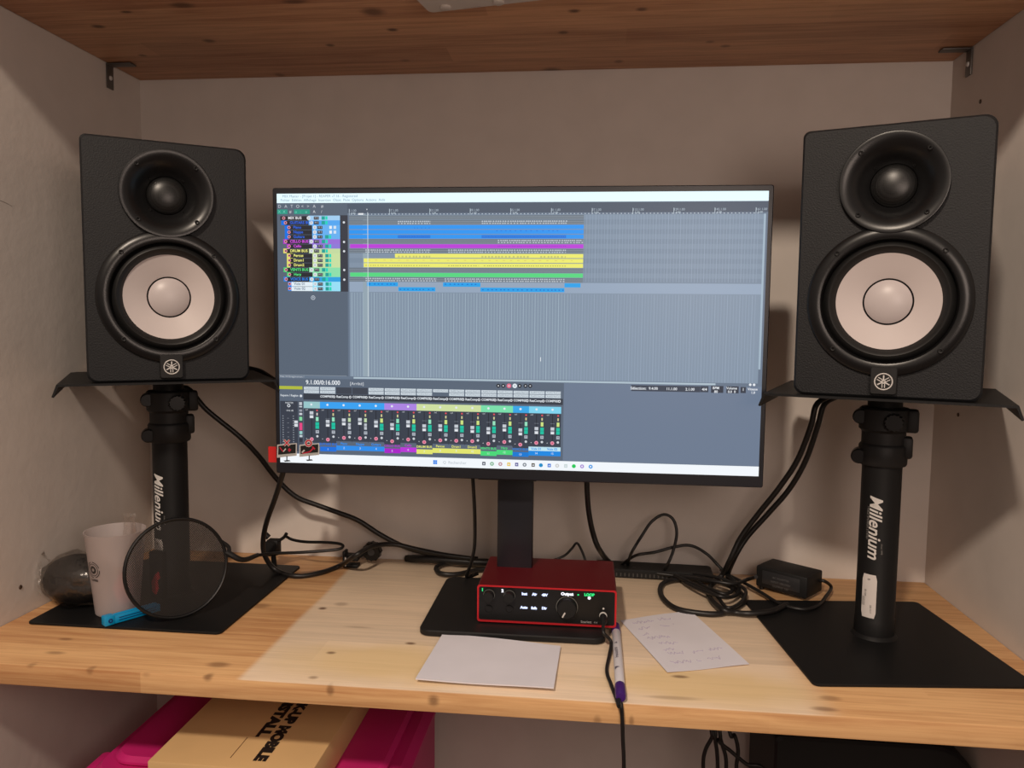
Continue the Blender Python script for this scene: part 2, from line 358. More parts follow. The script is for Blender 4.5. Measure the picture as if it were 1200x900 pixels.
def speaker(loc, rz, label):
    t = tag(empty('studio_speaker', loc, rz), label, 'speaker', 'pair of black studio speakers with white cones')
    bm = bmesh.new(); rad = [.014, .008, .012, .012]
    out = rrect(.210, .332, rad, 0, .166); k = .0025
    inn = [(p[0]*(1-k/.105), .166+(p[1]-.166)*(1-k/.166)) for p in out]
    Lf = [bm.verts.new((p[0], 0, p[1])) for p in inn]; L1 = [bm.verts.new((p[0], k, p[1])) for p in out]; L2 = [bm.verts.new((p[0], .284, p[1])) for p in out]
    n = len(out)
    for a, c in ((Lf, L1), (L1, L2)):
        for i in range(n): bm.faces.new((a[i], a[(i+1) % n], c[(i+1) % n], c[i]))
    bm.faces.new(L2)
    es = [bm.edges.get((Lf[i], Lf[(i+1) % n])) for i in range(n)]
    for (cz, r) in ((WZ, .075), (TZ, .045)):
        R_ = [bm.verts.new((r*math.cos(2*math.pi*i/48), 0, cz+r*math.sin(2*math.pi*i/48))) for i in range(48)]
        es += [bm.edges.new((R_[i], R_[(i+1) % 48])) for i in range(48)]
    bmesh.ops.triangle_fill(bm, edges=es, use_beauty=True)
    obj('cabinet', bm, BOXB, t)
    # woofer
    bm = bmesh.new(); lathe(bm, [(.0925, .0005), (.092, -.003), (.0895, -.0055), (.084, -.0068), (.0795, -.0072), (.0765, -.0060), (.0748, -.002), (.0745, .006), (.0745, .0075)], (0, 0, WZ), 'y', 72)
    wf = obj('woofer_frame', bm, BLK, t)
    for a in (45, 135, 225, 315):
        obj('screw', screw_bm((.0835*math.cos(math.radians(a)), WZ+.0835*math.sin(math.radians(a))), .0032, -.0068), BLK2, wf)
    bm = bmesh.new(); lathe(bm, [(.0745, .006), (.0725, .003), (.070, -.0005), (.067, -.002), (.064, -.0005), (.061, .004), (.059, .0065)], (0, 0, WZ), 'y', 72); obj('woofer_surround', bm, RUB, t)
    bm = bmesh.new(); lathe(bm, [(.0592, .0063), (.0575, .0072), (.045, .0125), (.034, .018), (.0290, .0205)], (0, 0, WZ), 'y', 72); cn = obj('woofer_cone', bm, CONE, t)
    bm = bmesh.new(); lathe(bm, [(.0292, .0203), (.0285, .0225), (.0270, .0205)], (0, 0, WZ), 'y', 64); obj('cap_groove', bm, RUB, cn)
    bm = bmesh.new(); lathe(bm, [(.0270, .0198), (.0255, .0185), (.021, .0158), (.014, .0134), (.007, .0122), (0, .0118)], (0, 0, WZ), 'y', 64); obj('dust_cap', bm, DOME, cn)
    # tweeter waveguide
    bm = bmesh.new(); lathe(bm, [(.0605, .0004), (.0604, -.0072), (.0600, -.0079), (.0588, -.0081), (.055, -.0076), (.050, -.0060), (.044, -.0022), (.038, .0040), (.0325, .0115), (.0285, .0170), (.0268, .0185), (.0262, .022)], (0, 0, TZ), 'y', 72)
    tw = obj('tweeter_waveguide', bm, BLK, t)
    for a in (45, 135, 225, 315):
        obj('screw', screw_bm((.0525*math.cos(math.radians(a)), TZ+.0525*math.sin(math.radians(a))), .0030, -.0073), BLK2, tw)
        obj('screw', screw_bm((.0305*math.cos(math.radians(a)), TZ+.0305*math.sin(math.radians(a))), .0016, .0140), BLK2, tw)
    bm = bmesh.new(); lathe(bm, [(.0262, .020), (.0255, .0170), (.0225, .0138), (.017, .0112), (.010, .0096), (.004, .0090), (0, .0088)], (0, 0, TZ), 'y', 48); obj('tweeter_grille', bm, GR, t)
    # badge with emblem
    bm = bmesh.new(); prism(bm, rrect(.030, .034, .003, 0, .0215), -.0078, .0002, 'y', bev=.001); bd = obj('badge', bm, BLK2, t)
    bm = bmesh.new(); yb = -.0084; R0 = .0098; cz = .0205
    tube(bm, [(R0*math.cos(2*math.pi*i/40), yb+.0004, cz+R0*math.sin(2*math.pi*i/40)) for i in range(40)], .0008, n=6, smooth=False, closed=True)
    def bar(a, r1, r2, off, wd):
        ca, sa = math.cos(math.radians(a)), math.sin(math.radians(a)); q = []
        for (r, o) in ((r1, off-wd/2), (r2, off-wd/2), (r2, off+wd/2), (r1, off+wd/2)): q.append((r*ca-o*sa, cz+r*sa+o*ca))
        prism(bm, q, yb, yb+.0007, 'y')
    for a in (90, 210, 330):
        bar(a, -.001, .0078, 0, .0014)
        for o in (-.0014, .0014): bar(a+180, .0020, .0076, o, .0009)
        bar(a+180, .0014, .0024, 0, .0036)
    obj('emblem', bm, SILV, bd)
    bm = bmesh.new(); box(bm, -.07, .07, .2842, .2865, .03, .14, bev=.001); obj('rear_panel', bm, STEEL, t)
    return t
speaker((-.5488, -.3494, .3562), .5618, 'black studio speaker with white cone left of the monitor')
speaker((.4002, -.3891, .3562), -.371, 'black studio speaker with white cone right of the monitor')

# ------------------------------------------------------------------ speaker stands
def stand(loc, rz, top_rz, w, d, off, a_text, label, z_txt):
    t = tag(empty('speaker_stand', loc, rz), label, 'speaker stand', 'pair of black table speaker stands')
    bm = bmesh.new(); prism(bm, rrect(w, d, .008, off[0], off[1]), .0005, .0040, 'z', bev=.0006); obj('base_plate', bm, STEEL, t)
    R_ = .026
    bm = bmesh.new(); lathe(bm, [(.0, .004), (R_+.005, .004), (R_+.003, .0065), (R_+.001, .0085), (R_+.0006, .03), (R_, .031), (R_, .262)], (0, 0, 0), 'z', 48); pole = obj('lower_tube', bm, STEEL, t)
    bm = bmesh.new(); lathe(bm, [(.0225, .25), (.0225, .3525)], (0, 0, 0), 'z', 40); obj('upper_tube', bm, STEEL, t)
    lr = top_rz-rz
    Rm = Matrix.Rotation(lr, 4, 'Z')
    bm = bmesh.new()
    lathe(bm, [(.026, .250), (.030, .2505), (.0315, .253), (.0315, .277), (.030, .2795), (.0285, .281), (.0285, .297), (.030, .299), (.0325, .301), (.0325, .329), (.030, .3315), (.022, .332)], (0, 0, 0), 'z', 40)
    co = obj('clamp_collar', bm, BLK2, t)
    view = math.atan2(CAM.y-loc[1], CAM.x-loc[0])-rz          # lugs sit on the sides seen from the front
    Rv = Matrix.Rotation(view+math.pi/2, 4, 'Z')
    bm = bmesh.new(); box(bm, .024, .043, -.012, .012, .298, .330, bev=.004, mtx=Rv); box(bm, .022, .037, -.014, .010, .262, .292, bev=.004, mtx=Rv); obj('clamp_lug', bm, BLK2, co)
    for z0 in (.318, .262):
        bm = bmesh.new(); lathe(bm, [(0, -.006), (.009, -.006), (.0105, -.004), (.0105, .018), (.009, .020), (0, .020)], (0, 0, 0), 'y', 20)
        mt = Rv @ Matrix.Translation((-.030, -.014, z0))
        for v in bm.verts: v.co = mt @ v.co
        obj('clamp_bolt', bm, BLK, co)
    bm = bmesh.new()
    n = 28; ring = []
    for i in range(n):
        r = .0125 if i % 2 else .0108; a = 2*math.pi*i/n; ring.append((r*math.cos(a), r*math.sin(a)))
    prism(bm, ring, -.034, -.012, 'y', bev=.001)
    mt = Rv @ Matrix.Translation((.012, -.008, .314))
    for v in bm.verts: v.co = mt @ v.co
    obj('clamp_knob', bm, BLK, co)
    # top plate with lips folded down on both sides
    bm = bmesh.new(); Wp = .1405
    prof = [(-Wp-.006, .339), (-Wp, .3555), (Wp, .3555), (Wp+.006, .339), (Wp+.0035, .338), (Wp-.002, .3525), (-Wp+.002, .3525), (-Wp-.0035, .338)]
    A_ = [bm.verts.new((p[0], -.152, p[1])) for p in prof]; B_ = [bm.verts.new((p[0], .118, p[1])) for p in prof]
    for i in range(8): bm.faces.new((A_[i], A_[(i+1) % 8], B_[(i+1) % 8], B_[i]))
    for L_ in (A_, B_):
        bm.faces.new((L_[0], L_[1], L_[6], L_[7])); bm.faces.new((L_[1], L_[2], L_[5], L_[6])); bm.faces.new((L_[2], L_[3], L_[4], L_[5]))
    for v in bm.verts: v.co = Rm @ v.co
    tp = obj('top_plate', bm, STEEL, t, 20)
    # lettering running down the tube
    def wrap(x, y, a0, z0, rr=R_+.0004):                       # text runs downward: x -> -z, y -> around
        a = a0+y/rr; return Vector((rr*math.cos(a), rr*math.sin(a), z0-x))
    a0 = view+a_text
    bm = bmesh.new(); textbm(bm, 'Millenium', .0235, lambda x, y: wrap(x, y, a0, z_txt), bold=.0004, shear=.3, xs=.98, cut=.003); obj('lettering', bm, SILV, pole, None)
    bm = bmesh.new(); textbm(bm, 'TABLE SPEAKER STAND', .0045, lambda x, y: wrap(x, y, a0-.36, z_txt+.005), cut=.002); textbm(bm, 'since 1999', .0035, lambda x, y: wrap(x, y, a0+.40, z_txt-.03), cut=.002); obj('small_print', bm, mat('dim_print', (.22, .21, .20), .5), pole, None)
    bm = bmesh.new(); pts = rrect(.064, .020, .0035)
    G = []
    for i in range(9):
        row = []
        for j in range(9):
            x = (i/8-.5)*.062; y = (j/8-.5)*.020*(1 if 0 < i < 8 else .82); row.append(bm.verts.new(wrap(x, y, a0-.12, .066, R_+.0003)))
        G.append(row)
    for i in range(8):
        for j in range(8): bm.faces.new((G[i][j], G[i+1][j], G[i+1][j+1], G[i][j+1]))
    lb = obj('paper_label', bm, STKR, pole, 80)
    bm = bmesh.new()
    for (s_, z_, da, sz) in (('B', .090, -.05, .005), ('BS-500', .070, -.20, .0035), ('200 4117', .048, .1, .0032), ('||||||||||', .058, -.28, .005)): textbm(bm, s_, sz, lambda x, y: wrap(x, y, a0-.1+da, z_, R_+.0006), cut=.002)
    obj('label_print', bm, mat('ink_black', (.05, .05, .05), .6), lb, None)
    return t
stand((-.6245, -.2292, 0), 0, .5618, .294, .302, (.0055, .005), -.80, 'black speaker stand with square base plate under the left speaker', .158)
stand((.4517, -.2567, 0), .105, -.371, .278, .288, (-.008, -.013), -.22, 'black speaker stand with square base plate under the right speaker', .165)

# ------------------------------------------------------------------ monitor
MX, MY, MZ, MW, MH, MYAW = -.071, -.2735, .2140, .715, .4227, .007
mon = tag(empty('computer_monitor', (MX, MY, 0), MYAW), 'large black computer monitor showing music software with coloured tracks', 'monitor')
bm = bmesh.new(); prism(bm, rrect(MW, MH, .003, 0, MZ+MH/2), 0, .020, 'y', bev=.0012); hs = obj('bezel_frame', bm, BEZ, mon)
bm = bmesh.new(); prism(bm, rrect(MW-.10, MH-.10, .03, 0, MZ+MH/2), .020, .048, 'y', bev=.010); obj('rear_housing', bm, BLK2, mon)
bm = bmesh.new(); box(bm, -.052, .035, .012, .05, MZ-.0035, MZ+.0005, bev=.001); obj('joystick_button', bm, BLK, mon)
bm = bmesh.new(); box(bm, -.0275, .0275, .052, .072, .011, .36, bev=.003); box(bm, -.05, .05, .044, .062, .33, .45, bev=.004); obj('stand_column', bm, BEZ, mon)
bm = bmesh.new(); prism(bm, rrect(.264, .232, .016, .007, .048), .0008, .0095, 'z', bev=.0015); obj('stand_base', bm, BLK2, mon)
# display: homography from the four photographed corners to a true rectangle on the panel
import numpy as np
src = [(322, 228.6), (902, 221), (888, 555.5), (331.5, 541.3)]; dst = [(0, 0), (1, 0), (1, 1), (0, 1)]
Am, bv = [], []
for (x, y), (u, v) in zip(src, dst):
    Am.append([x, y, 1, 0, 0, 0, -u*x, -u*y]); bv.append(u)
    Am.append([0, 0, 0, x, y, 1, -v*x, -v*y]); bv.append(v)
Hm = np.linalg.solve(np.array(Am, float), np.array(bv, float))
def hp(x, y):
    w_ = Hm[6]*x+Hm[7]*y+1; return ((Hm[0]*x+Hm[1]*y+Hm[2])/w_, (Hm[3]*x+Hm[4]*y+Hm[5])/w_)
DX0, DX1, DZ1, DZ0 = -MW/2+.0068, MW/2-.0068, MZ+MH-.0085, MZ+.0165
def S(u, v, l): return Vector((DX0+u*(DX1-DX0), -.0003-l*.00008, DZ1+v*(DZ0-DZ1)))
sbm = bmesh.new(); SM = []; 
def smi(c, s=1.0):
    m = emit(c, s)
    if m not in SM: SM.append(m)
    return SM.index(m)
def R4(u0, v0, u1, v1, l, c, s=1.0):
    f = sbm.faces.new([sbm.verts.new(S(*q, l)) for q in ((u0, v0), (u0, v1), (u1, v1), (u1, v0))]); f.material_index = smi(c, s)
def disc(u, v, r, l, c):
    f = sbm.faces.new([sbm.verts.new(S(u+r*math.cos(a*math.pi/6), v-r*1.74*math.sin(a*math.pi/6), l)) for a in range(12)]); f.material_index = smi(c)
def T(s, u, v, hpx, l, c, align='LEFT', xs=1.0, bold=0):
    o = S(u, v, l); textbm(sbm, s, hpx*.00125, lambda x, y: Vector((o.x+x, o.y, o.z+y)), mi=smi(c), align=align, xs=xs, bold=bold)
def Vt(y): return hp(400, y)[1]
def Ut(x): return hp(x, 300)[0]
def Vm(y): return hp(366, y)[1]
def Um(x): return hp(x, 490)[0]
BG = (100, 115, 134)
R4(0, 0, 1, 1, 0, BG)
R4(0, 0, 1, .034, 1, (222, 244, 250), 1.1)
T('MIX Master - [Projet 1] - REAPER v7.16 - Registered', .012, .010, 4.2, 2, (120, 150, 170)); T('Fichier  Edition  Affichage  Insertion  Objet  Piste  Options  Actions  Aide', .008, .024, 4.2, 2, (120, 150, 170))
R4(0, .034, Ut(406), Vm(441), .6, (86, 99, 115))
R4(Ut(406), Vt(239.5), 1, Vt(251), 1, (76, 88, 104))
vt0, vt1 = Vt(253.2), Vm(441)
UA = Ut(408); R4(UA, vt0, .992, vt1, 1, (128, 145, 164))          # arrangement
R4(UA, Vt(331.3), .992, Vt(343), 2, (146, 164, 186))
for i in range(16):
    if i % 2: R4(UA, Vt(253.6+5.55*i), .992, Vt(253.6+5.55*(i+1)), 1.5, (121, 138, 157))
for i in range(150):
    u = UA+.0043+i*.0060
    if u > .985: break
    c = (150, 170, 184) if i % 4 else (162, 182, 196)
    if i > 75: c = (139, 156, 177) if i % 4 else (145, 162, 183)
    R4(u, Vt(344), u+.0011, vt1, 2, c)
    if u > Ut(684): R4(u, vt0, u+.0010, Vt(330), 2, c)
R4(Ut(424), vt0, Ut(431), vt1, 2.5, (146, 164, 176)); R4(Ut(429.6), Vt(250), Ut(430.2), vt1, 9, (215, 225, 230))
for i in range(11):
    u = Ut(408+46.8*i+(.08*i*i)); T('%d.1.00' % (1+16*i), u, Vt(248.0), 3.6, 2, (170, 185, 198)); T('%d:%02d' % (i//2, 30*(i % 2)), u+.004, Vt(251.2), 3.2, 2, (190, 205, 215)); R4(u, Vt(246), u+.001, Vt(253), 2, (190, 205, 215))
for i in range(118):
    u = UA+.004+i*.0072
    if u < .98: R4(u, Vt(251.8), u+.002, Vt(252.7), 2, (200, 212, 222))
T('▾', Ut(428), Vt(247), 5, 3, (230, 235, 240)); R4(Ut(419), Vt(251), Ut(425), Vt(253), 3, (225, 230, 235))
BLU, BL2, MAG, YEL, GRN, CYA = (36, 148, 240), (22, 112, 215), (186, 60, 215), (236, 234, 110), (84, 214, 128), (30, 160, 232)
def rowbar(i, x0, x1, c, hh=1.0):
    yc = 256.4+5.55*i; R4(Ut(x0), Vt(yc-2.35*hh), Ut(x1), Vt(yc+2.35*hh), 4, c)
def dashes(i, x0, x1, step, c, dy=0, hh=.35, l=5, duty=.6):
    x = x0
    while x < x1:
        yc = 256.4+5.55*i+dy; R4(Ut(x), Vt(yc-hh), Ut(min(x1, x+step*duty)), Vt(yc+hh), l, c); x += step*random.uniform(.8, 1.25)
E_ = 682.5
for i in (0, 1, 5, 7, 11, 13):
    yc = 256.4+5.55*i
    R4(UA, Vt(yc-2.5), Ut(E_), Vt(yc+2.5), 3, (104, 116, 128)); R4(UA, Vt(yc-.9), Ut(E_), Vt(yc-.5), 4, (150, 162, 172)); R4(UA, Vt(yc+1.1), Ut(E_), Vt(yc+1.5), 4, (146, 158, 168))
W_ = (190, 200, 210)
for (i, x0, x1) in ((1, 465, 503), (1, 563, 663), (5, 582, 682), (7, 427, 503), (7, 524, 662), (13, 427, 510), (13, 520, 662)):
    dashes(i, x0, x1, 2.6, W_, -1, .7); dashes(i, x0, x1, 3.1, W_, 1.3, .6)
for i in (2, 3, 4): rowbar(i, 408, E_, BLU)
R4(Ut(465), Vt(256.4+22.2-1.6), Ut(503), Vt(256.4+22.2+1.6), 5, BL2); R4(Ut(563), Vt(256.4+22.2-1.6), Ut(662), Vt(256.4+22.2+1.6), 5, BL2)
dashes(4, 466, 503, 2, (30, 130, 230), 0, .5, 6); dashes(4, 564, 662, 2, (30, 130, 230), 0, .5, 6); dashes(2, 484, 503, 4, BL2, 1, .4, 5, .3); dashes(3, 580, 655, 6, BL2, -1.2, .4, 5, .3)
rowbar(6, 409, E_, MAG); dashes(6, 582, 662, 2, (150, 50, 190), 0, .4, 5)
rowbar(8, 461.5, E_, YEL); rowbar(9, 425, E_, YEL); rowbar(10, 425, E_, YEL)
for (x0, x1) in ((465, 503), (563, 620), (632, 662)): dashes(8, x0, x1, 4, (196, 196, 110), 1, 1.0, 5, .55)
for (x0, x1) in ((427, 452), (455, 503), (524, 560), (566, 662)): dashes(10, x0, x1, 2.8, (150, 150, 70), .3, .4, 5, .5)
dashes(9, 430, 670, 9, (214, 190, 110), -.3, .3, 5, .3)
rowbar(12, 409, E_, GRN)
rowbar(14, 428.5, 465, CYA); rowbar(14, 518, 562, CYA); rowbar(14, 661, 680, CYA); rowbar(15, 465.5, 509, CYA); rowbar(15, 562, 661, CYA)
for (i, x0, x1) in ((14, 431, 464), (14, 520, 560), (15, 467, 508), (15, 564, 660)): dashes(i, x0, x1, 5, (16, 100, 200), random.uniform(-.5, .5), .6, 5, .35)
# track control panel
R4(Ut(397), Vt(253.4), Ut(406.5), Vt(343), 2, (52, 56, 66))
for i, y in ((1, 261.8), (5, 284.8), (7, 295.7), (11, 317.7), (13, 329)): disc(Ut(402), Vt(y), .0024, 3, (220, 225, 230))
cols = [((28, 30, 36), (160, 205, 240), (230, 230, 235), 326)]+[((0, 112, 225), (80, 165, 240), (40, 100, 225), 329)]+[((0, 112, 225), (100, 175, 240), (40, 100, 225), 333)]*3 + \
    [((170, 40, 200), (150, 110, 215), (215, 80, 230), 331), ((170, 40, 200), (140, 120, 215), (215, 80, 230), 335)]+[((225, 225, 100), (195, 218, 160), (240, 240, 130), 331)] + \
    [((225, 225, 100), (200, 222, 160), (240, 240, 130), 335)]*3+[((60, 210, 110), (140, 222, 170), (80, 230, 130), 331), ((60, 210, 110), (140, 222, 170), (80, 230, 130), 335)] + \
    [((20, 130, 225), (40, 160, 225), (30, 130, 235), 331), ((20, 130, 225), (150, 222, 245), (110, 130, 150), 336), ((20, 130, 225), (150, 222, 245), (110, 130, 150), 336)]
names = ['MIX BUS', 'GUITARS BUS', 'Piano', 'Nappe', 'Guitare', 'CELLO BUS', 'Cello', 'DRUM BUS', 'Percus', 'Drum1', 'Drum2', 'VENTS BUS', 'Harp', 'VOICE BUS', 'Voix 01', 'Voix 02']
for i, ((cb_, cr_, ct, x0), nm) in enumerate(zip(cols, names)):
    y0, y1 = 253.8+5.55*i, 253.8+5.55*(i+1); yc = (y0+y1)/2; sub = i in (2, 3, 4, 6, 8, 9, 10, 12, 14, 15); dx = 4 if sub else 0
    if i: R4(Ut(x0), Vt(y0), Ut(x0+7), Vt(y1), 2, cb_)
    R4(Ut(x0+(4 if i else 2)), Vt(y0+.5), Ut(366), Vt(y1), 3, (34, 37, 44) if i < 14 else (225, 238, 245))
    R4(Ut(361+dx), Vt(y0), Ut(397.5), Vt(y1), 4, cr_)
    disc(Ut(332+dx+(2 if i else 0)), Vt(yc), .0034, 5, (230, 150, 165)); disc(Ut(332+dx+(2 if i else 0)), Vt(yc), .0018, 6, (90, 50, 60))
    T(nm, Ut(337+dx+(2 if i else 0)), Vt(yc), 4.4, 6, ct, bold=.00012)
    disc(Ut(361+dx+(3 if i else 0)), Vt(yc), .0040, 6, (225, 230, 235)); disc(Ut(361+dx+(3 if i else 0)), Vt(yc), .0022, 7, (190, 196, 204))
    R4(Ut(367+dx), Vt(y0+1), Ut(373+dx), Vt(y1-.8), 5, (50, 54, 64)); T('M S', Ut(368+dx), Vt(yc), 3.0, 6, (200, 200, 205))
    if i in (2, 3): R4(Ut(385), Vt(y0+1), Ut(388), Vt(y1-1), 5, (230, 238, 245)); R4(Ut(390), Vt(y0+1), Ut(393), Vt(y1-1), 5, (210, 225, 240))
    else: R4(Ut(375+dx+1), Vt(y0+.7), Ut(379+dx+1), Vt(y1-.7), 5, (20, 160, 150)); R4(Ut(379.5+dx+1), Vt(y0+.7), Ut(383+dx), Vt(y1-.7), 5, (20, 215, 185))
# toolbar
for k, (x, g) in enumerate(((325.5, 'D'), (333, 'A'), (340, 'T'), (346.5, 'O'), (352.5, '<'), (359, '>'), (366, 'A'), (375.5, '#'))): T(g, Ut(x), Vt(242.8), 5, 2, (200, 205, 212))
R4(Ut(324.5), Vt(246.3), Ut(336.5), Vt(251.8), 2, (34, 150, 130)); R4(Ut(344), Vt(246.3), Ut(362.5), Vt(251.8), 2, (34, 150, 130))
for (x, g) in ((325.5, 'X'), (331, 'X'), (338.5, '#'), (345, 'o'), (351, ':'), (357, 'o'), (366, 'A'), (375.5, '/')): T(g, Ut(x), Vt(249.2), 4.6, 3, (120, 215, 195) if g in 'Xo:' else (215, 218, 222))
disc(hp(366.5, 350.3)[0], hp(366.5, 350.3)[1], .0046, 2, (205, 212, 220)); disc(hp(366.5, 350.3)[0], hp(366.5, 350.3)[1], .0036, 3, BG); T('+', hp(366.5, 350.3)[0], hp(366.5, 350.3)[1], 4.5, 4, (205, 212, 220), 'CENTER')
# scroll bars and transport
a = hp(415, 443.2); c_ = hp(838, 448.2); R4(a[0], a[1]-.003, c_[0], a[1]+.0035, 4, (172, 190, 202))
R4(0, a[1]+.006, 1, Vm(531), 1.2, (106, 121, 143)); R4(0, a[1]+.006, Um(660), Vm(531), 1.3, (88, 101, 118))
R4(.992, Vt(253), .996, vt1-.05, 3, (158, 178, 194)); R4(0, Vm(440.5), Ut(404), Vm(441.0), 2, (140, 150, 160))
T('Piste 14: Enregistrement 1', Um(331), Vm(442.6), 2.8, 2, (200, 205, 210)); T('9.1.00/0:16.000', Um(360.5), Vm(449), 7.2, 3, (225, 230, 235), xs=.95, bold=.00018); T('[Arrêté]', Um(411.5), Vm(449.5), 5, 3, (215, 220, 226))
for x, c in ((583.8, 0), (589.5, 0), (596.2, 1), (603, 2), (608.7, 0), (615.5, 0), (621, 0)):
    u, v = hp(x, 451.8); disc(u, v, .0048 if c else .0042, 4, ((34, 38, 46), (228, 110, 140), (225, 235, 240))[c]); disc(u, v, .0014, 5, (220, 225, 230) if c < 2 else (140, 150, 160))
def hr(x0, y0, x1, y1, l, c): R4(*hp(x0, y0), *hp(x1, y1), l, c)
def hR(x, y, wpx, hpx_, l, c):
    u, v = hp(x, y); R4(u-wpx/1160, v-hpx_/650, u+wpx/1160, v+hpx_/650, l, c)
hR(779.5, 454.2, 80, 7, 3, (58, 66, 80)); hR(825, 454.6, 9, 7, 3, (52, 60, 74)); hR(840, 454.8, 14, 8, 3, (48, 55, 68)); hR(858, 455.2, 14, 8, 3, (48, 55, 68)); hR(870.5, 455.4, 6, 7, 3, (50, 57, 70))
for (s, x, y, z) in (('Sélection:', 747.5, 454, 4.6), ('9.4.00', 765, 454.2, 4.2), ('11.1.00', 786.5, 454.6, 4.2), ('2.1.00', 808, 455, 4.2), ('4/4', 825, 455, 4.4), ('BPM', 838.5, 453.3, 4), ('80', 838.5, 457.6, 4), ('Volume', 857, 453.5, 3.8), ('0.0  0', 857, 457.6, 3.8), ('1', 870.5, 455, 4.4), ('Vitesse', 881.5, 454.5, 3.8), ('1.0', 882, 458.5, 3.8), ('● ●', 881, 449.5, 3.6)):
    u, v = hp(x, y); T(s, u, v, z, 5, (225, 230, 236), 'CENTER', bold=.0001)
u, v = hp(633, 421); T('I', u, v, 7, 5, (235, 240, 245), 'CENTER')
# mixer
mcol = [(150, 196, 200)]+[(52, 160, 240)]*4+[(170, 130, 225)]*2+[(205, 222, 160)]*4+[(120, 222, 170)]*2+[(50, 165, 230)]+[(125, 210, 238)]*2
ncol = [None]+[(20, 110, 220)]+[(40, 140, 235)]*3+[(170, 30, 200), (185, 50, 215)]+[(225, 228, 110)]*4+[(70, 215, 120)]*2+[(10, 120, 210)]+[(15, 135, 225)]*2
mname = ['', 'GUITARS BUS', 'Piano', 'Nappe', 'Guitare', 'CELLO BUS', 'Cello', 'DRUM BUS', 'Percus', 'Drum1', 'Drum2', 'VENTS BUS', 'Harp', 'VOICE BUS', 'Voix 01', 'Voix 02']
fad = [489.5, 499, 497, 496, 498.5, 501, 497.5, 501.5, 501, 501, 502, 503, 499.5, 503.5, 501.5, 501.5]
R4(Um(357.5), Vm(462), Um(659), Vm(469), 1.6, (50, 57, 68))
# rows drift down slightly toward the right in the photo because of perspective only, so rows are straight here
for i in range(16):
    x0 = 357.9+18.70*i; U = lambda dx: Um(x0+dx); bus = i in (0, 1, 5, 7, 11, 13)
    if i not in (2, 3):
        for k in range(2 if i not in (8,) else 1): R4(U(.5), Vm(454+4*k), U(18), Vm(457.4+4*k), 3, (205, 216, 224)); T('ReaEQ ReaComp', U(2), Vm(455.7+4*k), 2.4, 4, (110, 124, 138))
    elif True: R4(U(.3), Vm(454), U(18.4), Vm(461.6), 3, (58, 65, 77))
    if i: T('COMPRESS' if i % 2 else 'ReaComp', U(.5), Vm(464.9), 3.6, 4, (215, 222, 228), bold=.00015); disc(U(16.5), Vm(465), .0028, 4, (225, 230, 235)); disc(U(16.5), Vm(465), .0014, 5, (60, 66, 76))
    R4(U(0), Vm(471.2), U(18.75), Vm(478.8), 3, mcol[i]); disc(U(8.8), Vm(474.5), .0024, 4, (225, 232, 240))
    R4(U(0), Vm(479), U(18.75), Vm(518.5 if bus else 516), 3, (54, 62, 75)); R4(U(18.4), Vm(479), U(18.75), Vm(517), 4, (44, 50, 60))
    T('-inf', U(1.5), Vm(480.7), 2.6, 4, (200, 204, 210)); R4(U(8.6), Vm(480), U(9.3), Vm(513), 4, (26, 30, 38)); R4(U(6.5), Vm(490), U(11.5), Vm(490.5), 4, (110, 118, 128))
    fy = fad[i]-3.2; R4(U(6.8), Vm(fy-4), U(11.1), Vm(fy+3.8), 5, (196, 202, 210)); R4(U(6.8), Vm(fy-.6), U(11.1), Vm(fy+.6), 6, (90, 96, 106)); R4(U(7.4), Vm(fy+1.8), U(10.5), Vm(fy+3.4), 6, (235, 238, 242))
    disc(U(15.4), Vm(481.2), .0019, 5, (225, 80, 90)); R4(U(14.6), Vm(484), U(16.2), Vm(487), 5, (210, 205, 150 if i else 200))
    if i in (2, 3): R4(U(13.9), Vm(489), U(17), Vm(493.5), 5, (190, 215, 170)); R4(U(13.9), Vm(495), U(17), Vm(502), 5, (190, 196, 204)); T('NS', U(14.2), Vm(498.5), 3.2, 6, (60, 66, 76))
    else: R4(U(13.9), Vm(488.8), U(17), Vm(493.5), 5, (150, 225, 190) if bus else (205, 225, 130)); R4(U(13.4), Vm(494.8), U(17.6), Vm(502.3), 5, (16, 190, 160)); R4(U(13.4), Vm(498.4), U(17.6), Vm(498.8), 6, (10, 130, 115))
    R4(U(13.6), Vm(504), U(17.4), Vm(507.5), 5, (176, 184, 194)); T('M', U(14.4), Vm(505.8), 3, 6, (60, 66, 76)); disc(U(15.5), Vm(511), .0026, 5, (205, 210, 216))
    disc(U(9), Vm(514.5 if bus else 512), .0040, 6, (235, 150, 175)); disc(U(9), Vm(514.5 if bus else 512), .0022, 7, (205, 90, 120)); T('◂', U(2), Vm(514 if bus else 512), 4, 6, (210, 214, 220))
    if ncol[i]:
        d_ = 1.8 if bus else 0
        if i >= 14: R4(U(0), Vm(516.5), U(18.75), Vm(521.5), 4, (190, 228, 240))
        R4(U(0), Vm(521+d_), U(18.75), Vm(526.4+d_*.9), 5, ncol[i]); T(mname[i], U(9), Vm(518.8+d_*.6), 3.8, 6, ncol[i], 'CENTER', bold=.00012); T(str(i), U(9), Vm(523.8+d_), 3.4, 6, (225, 235, 245), 'CENTER')
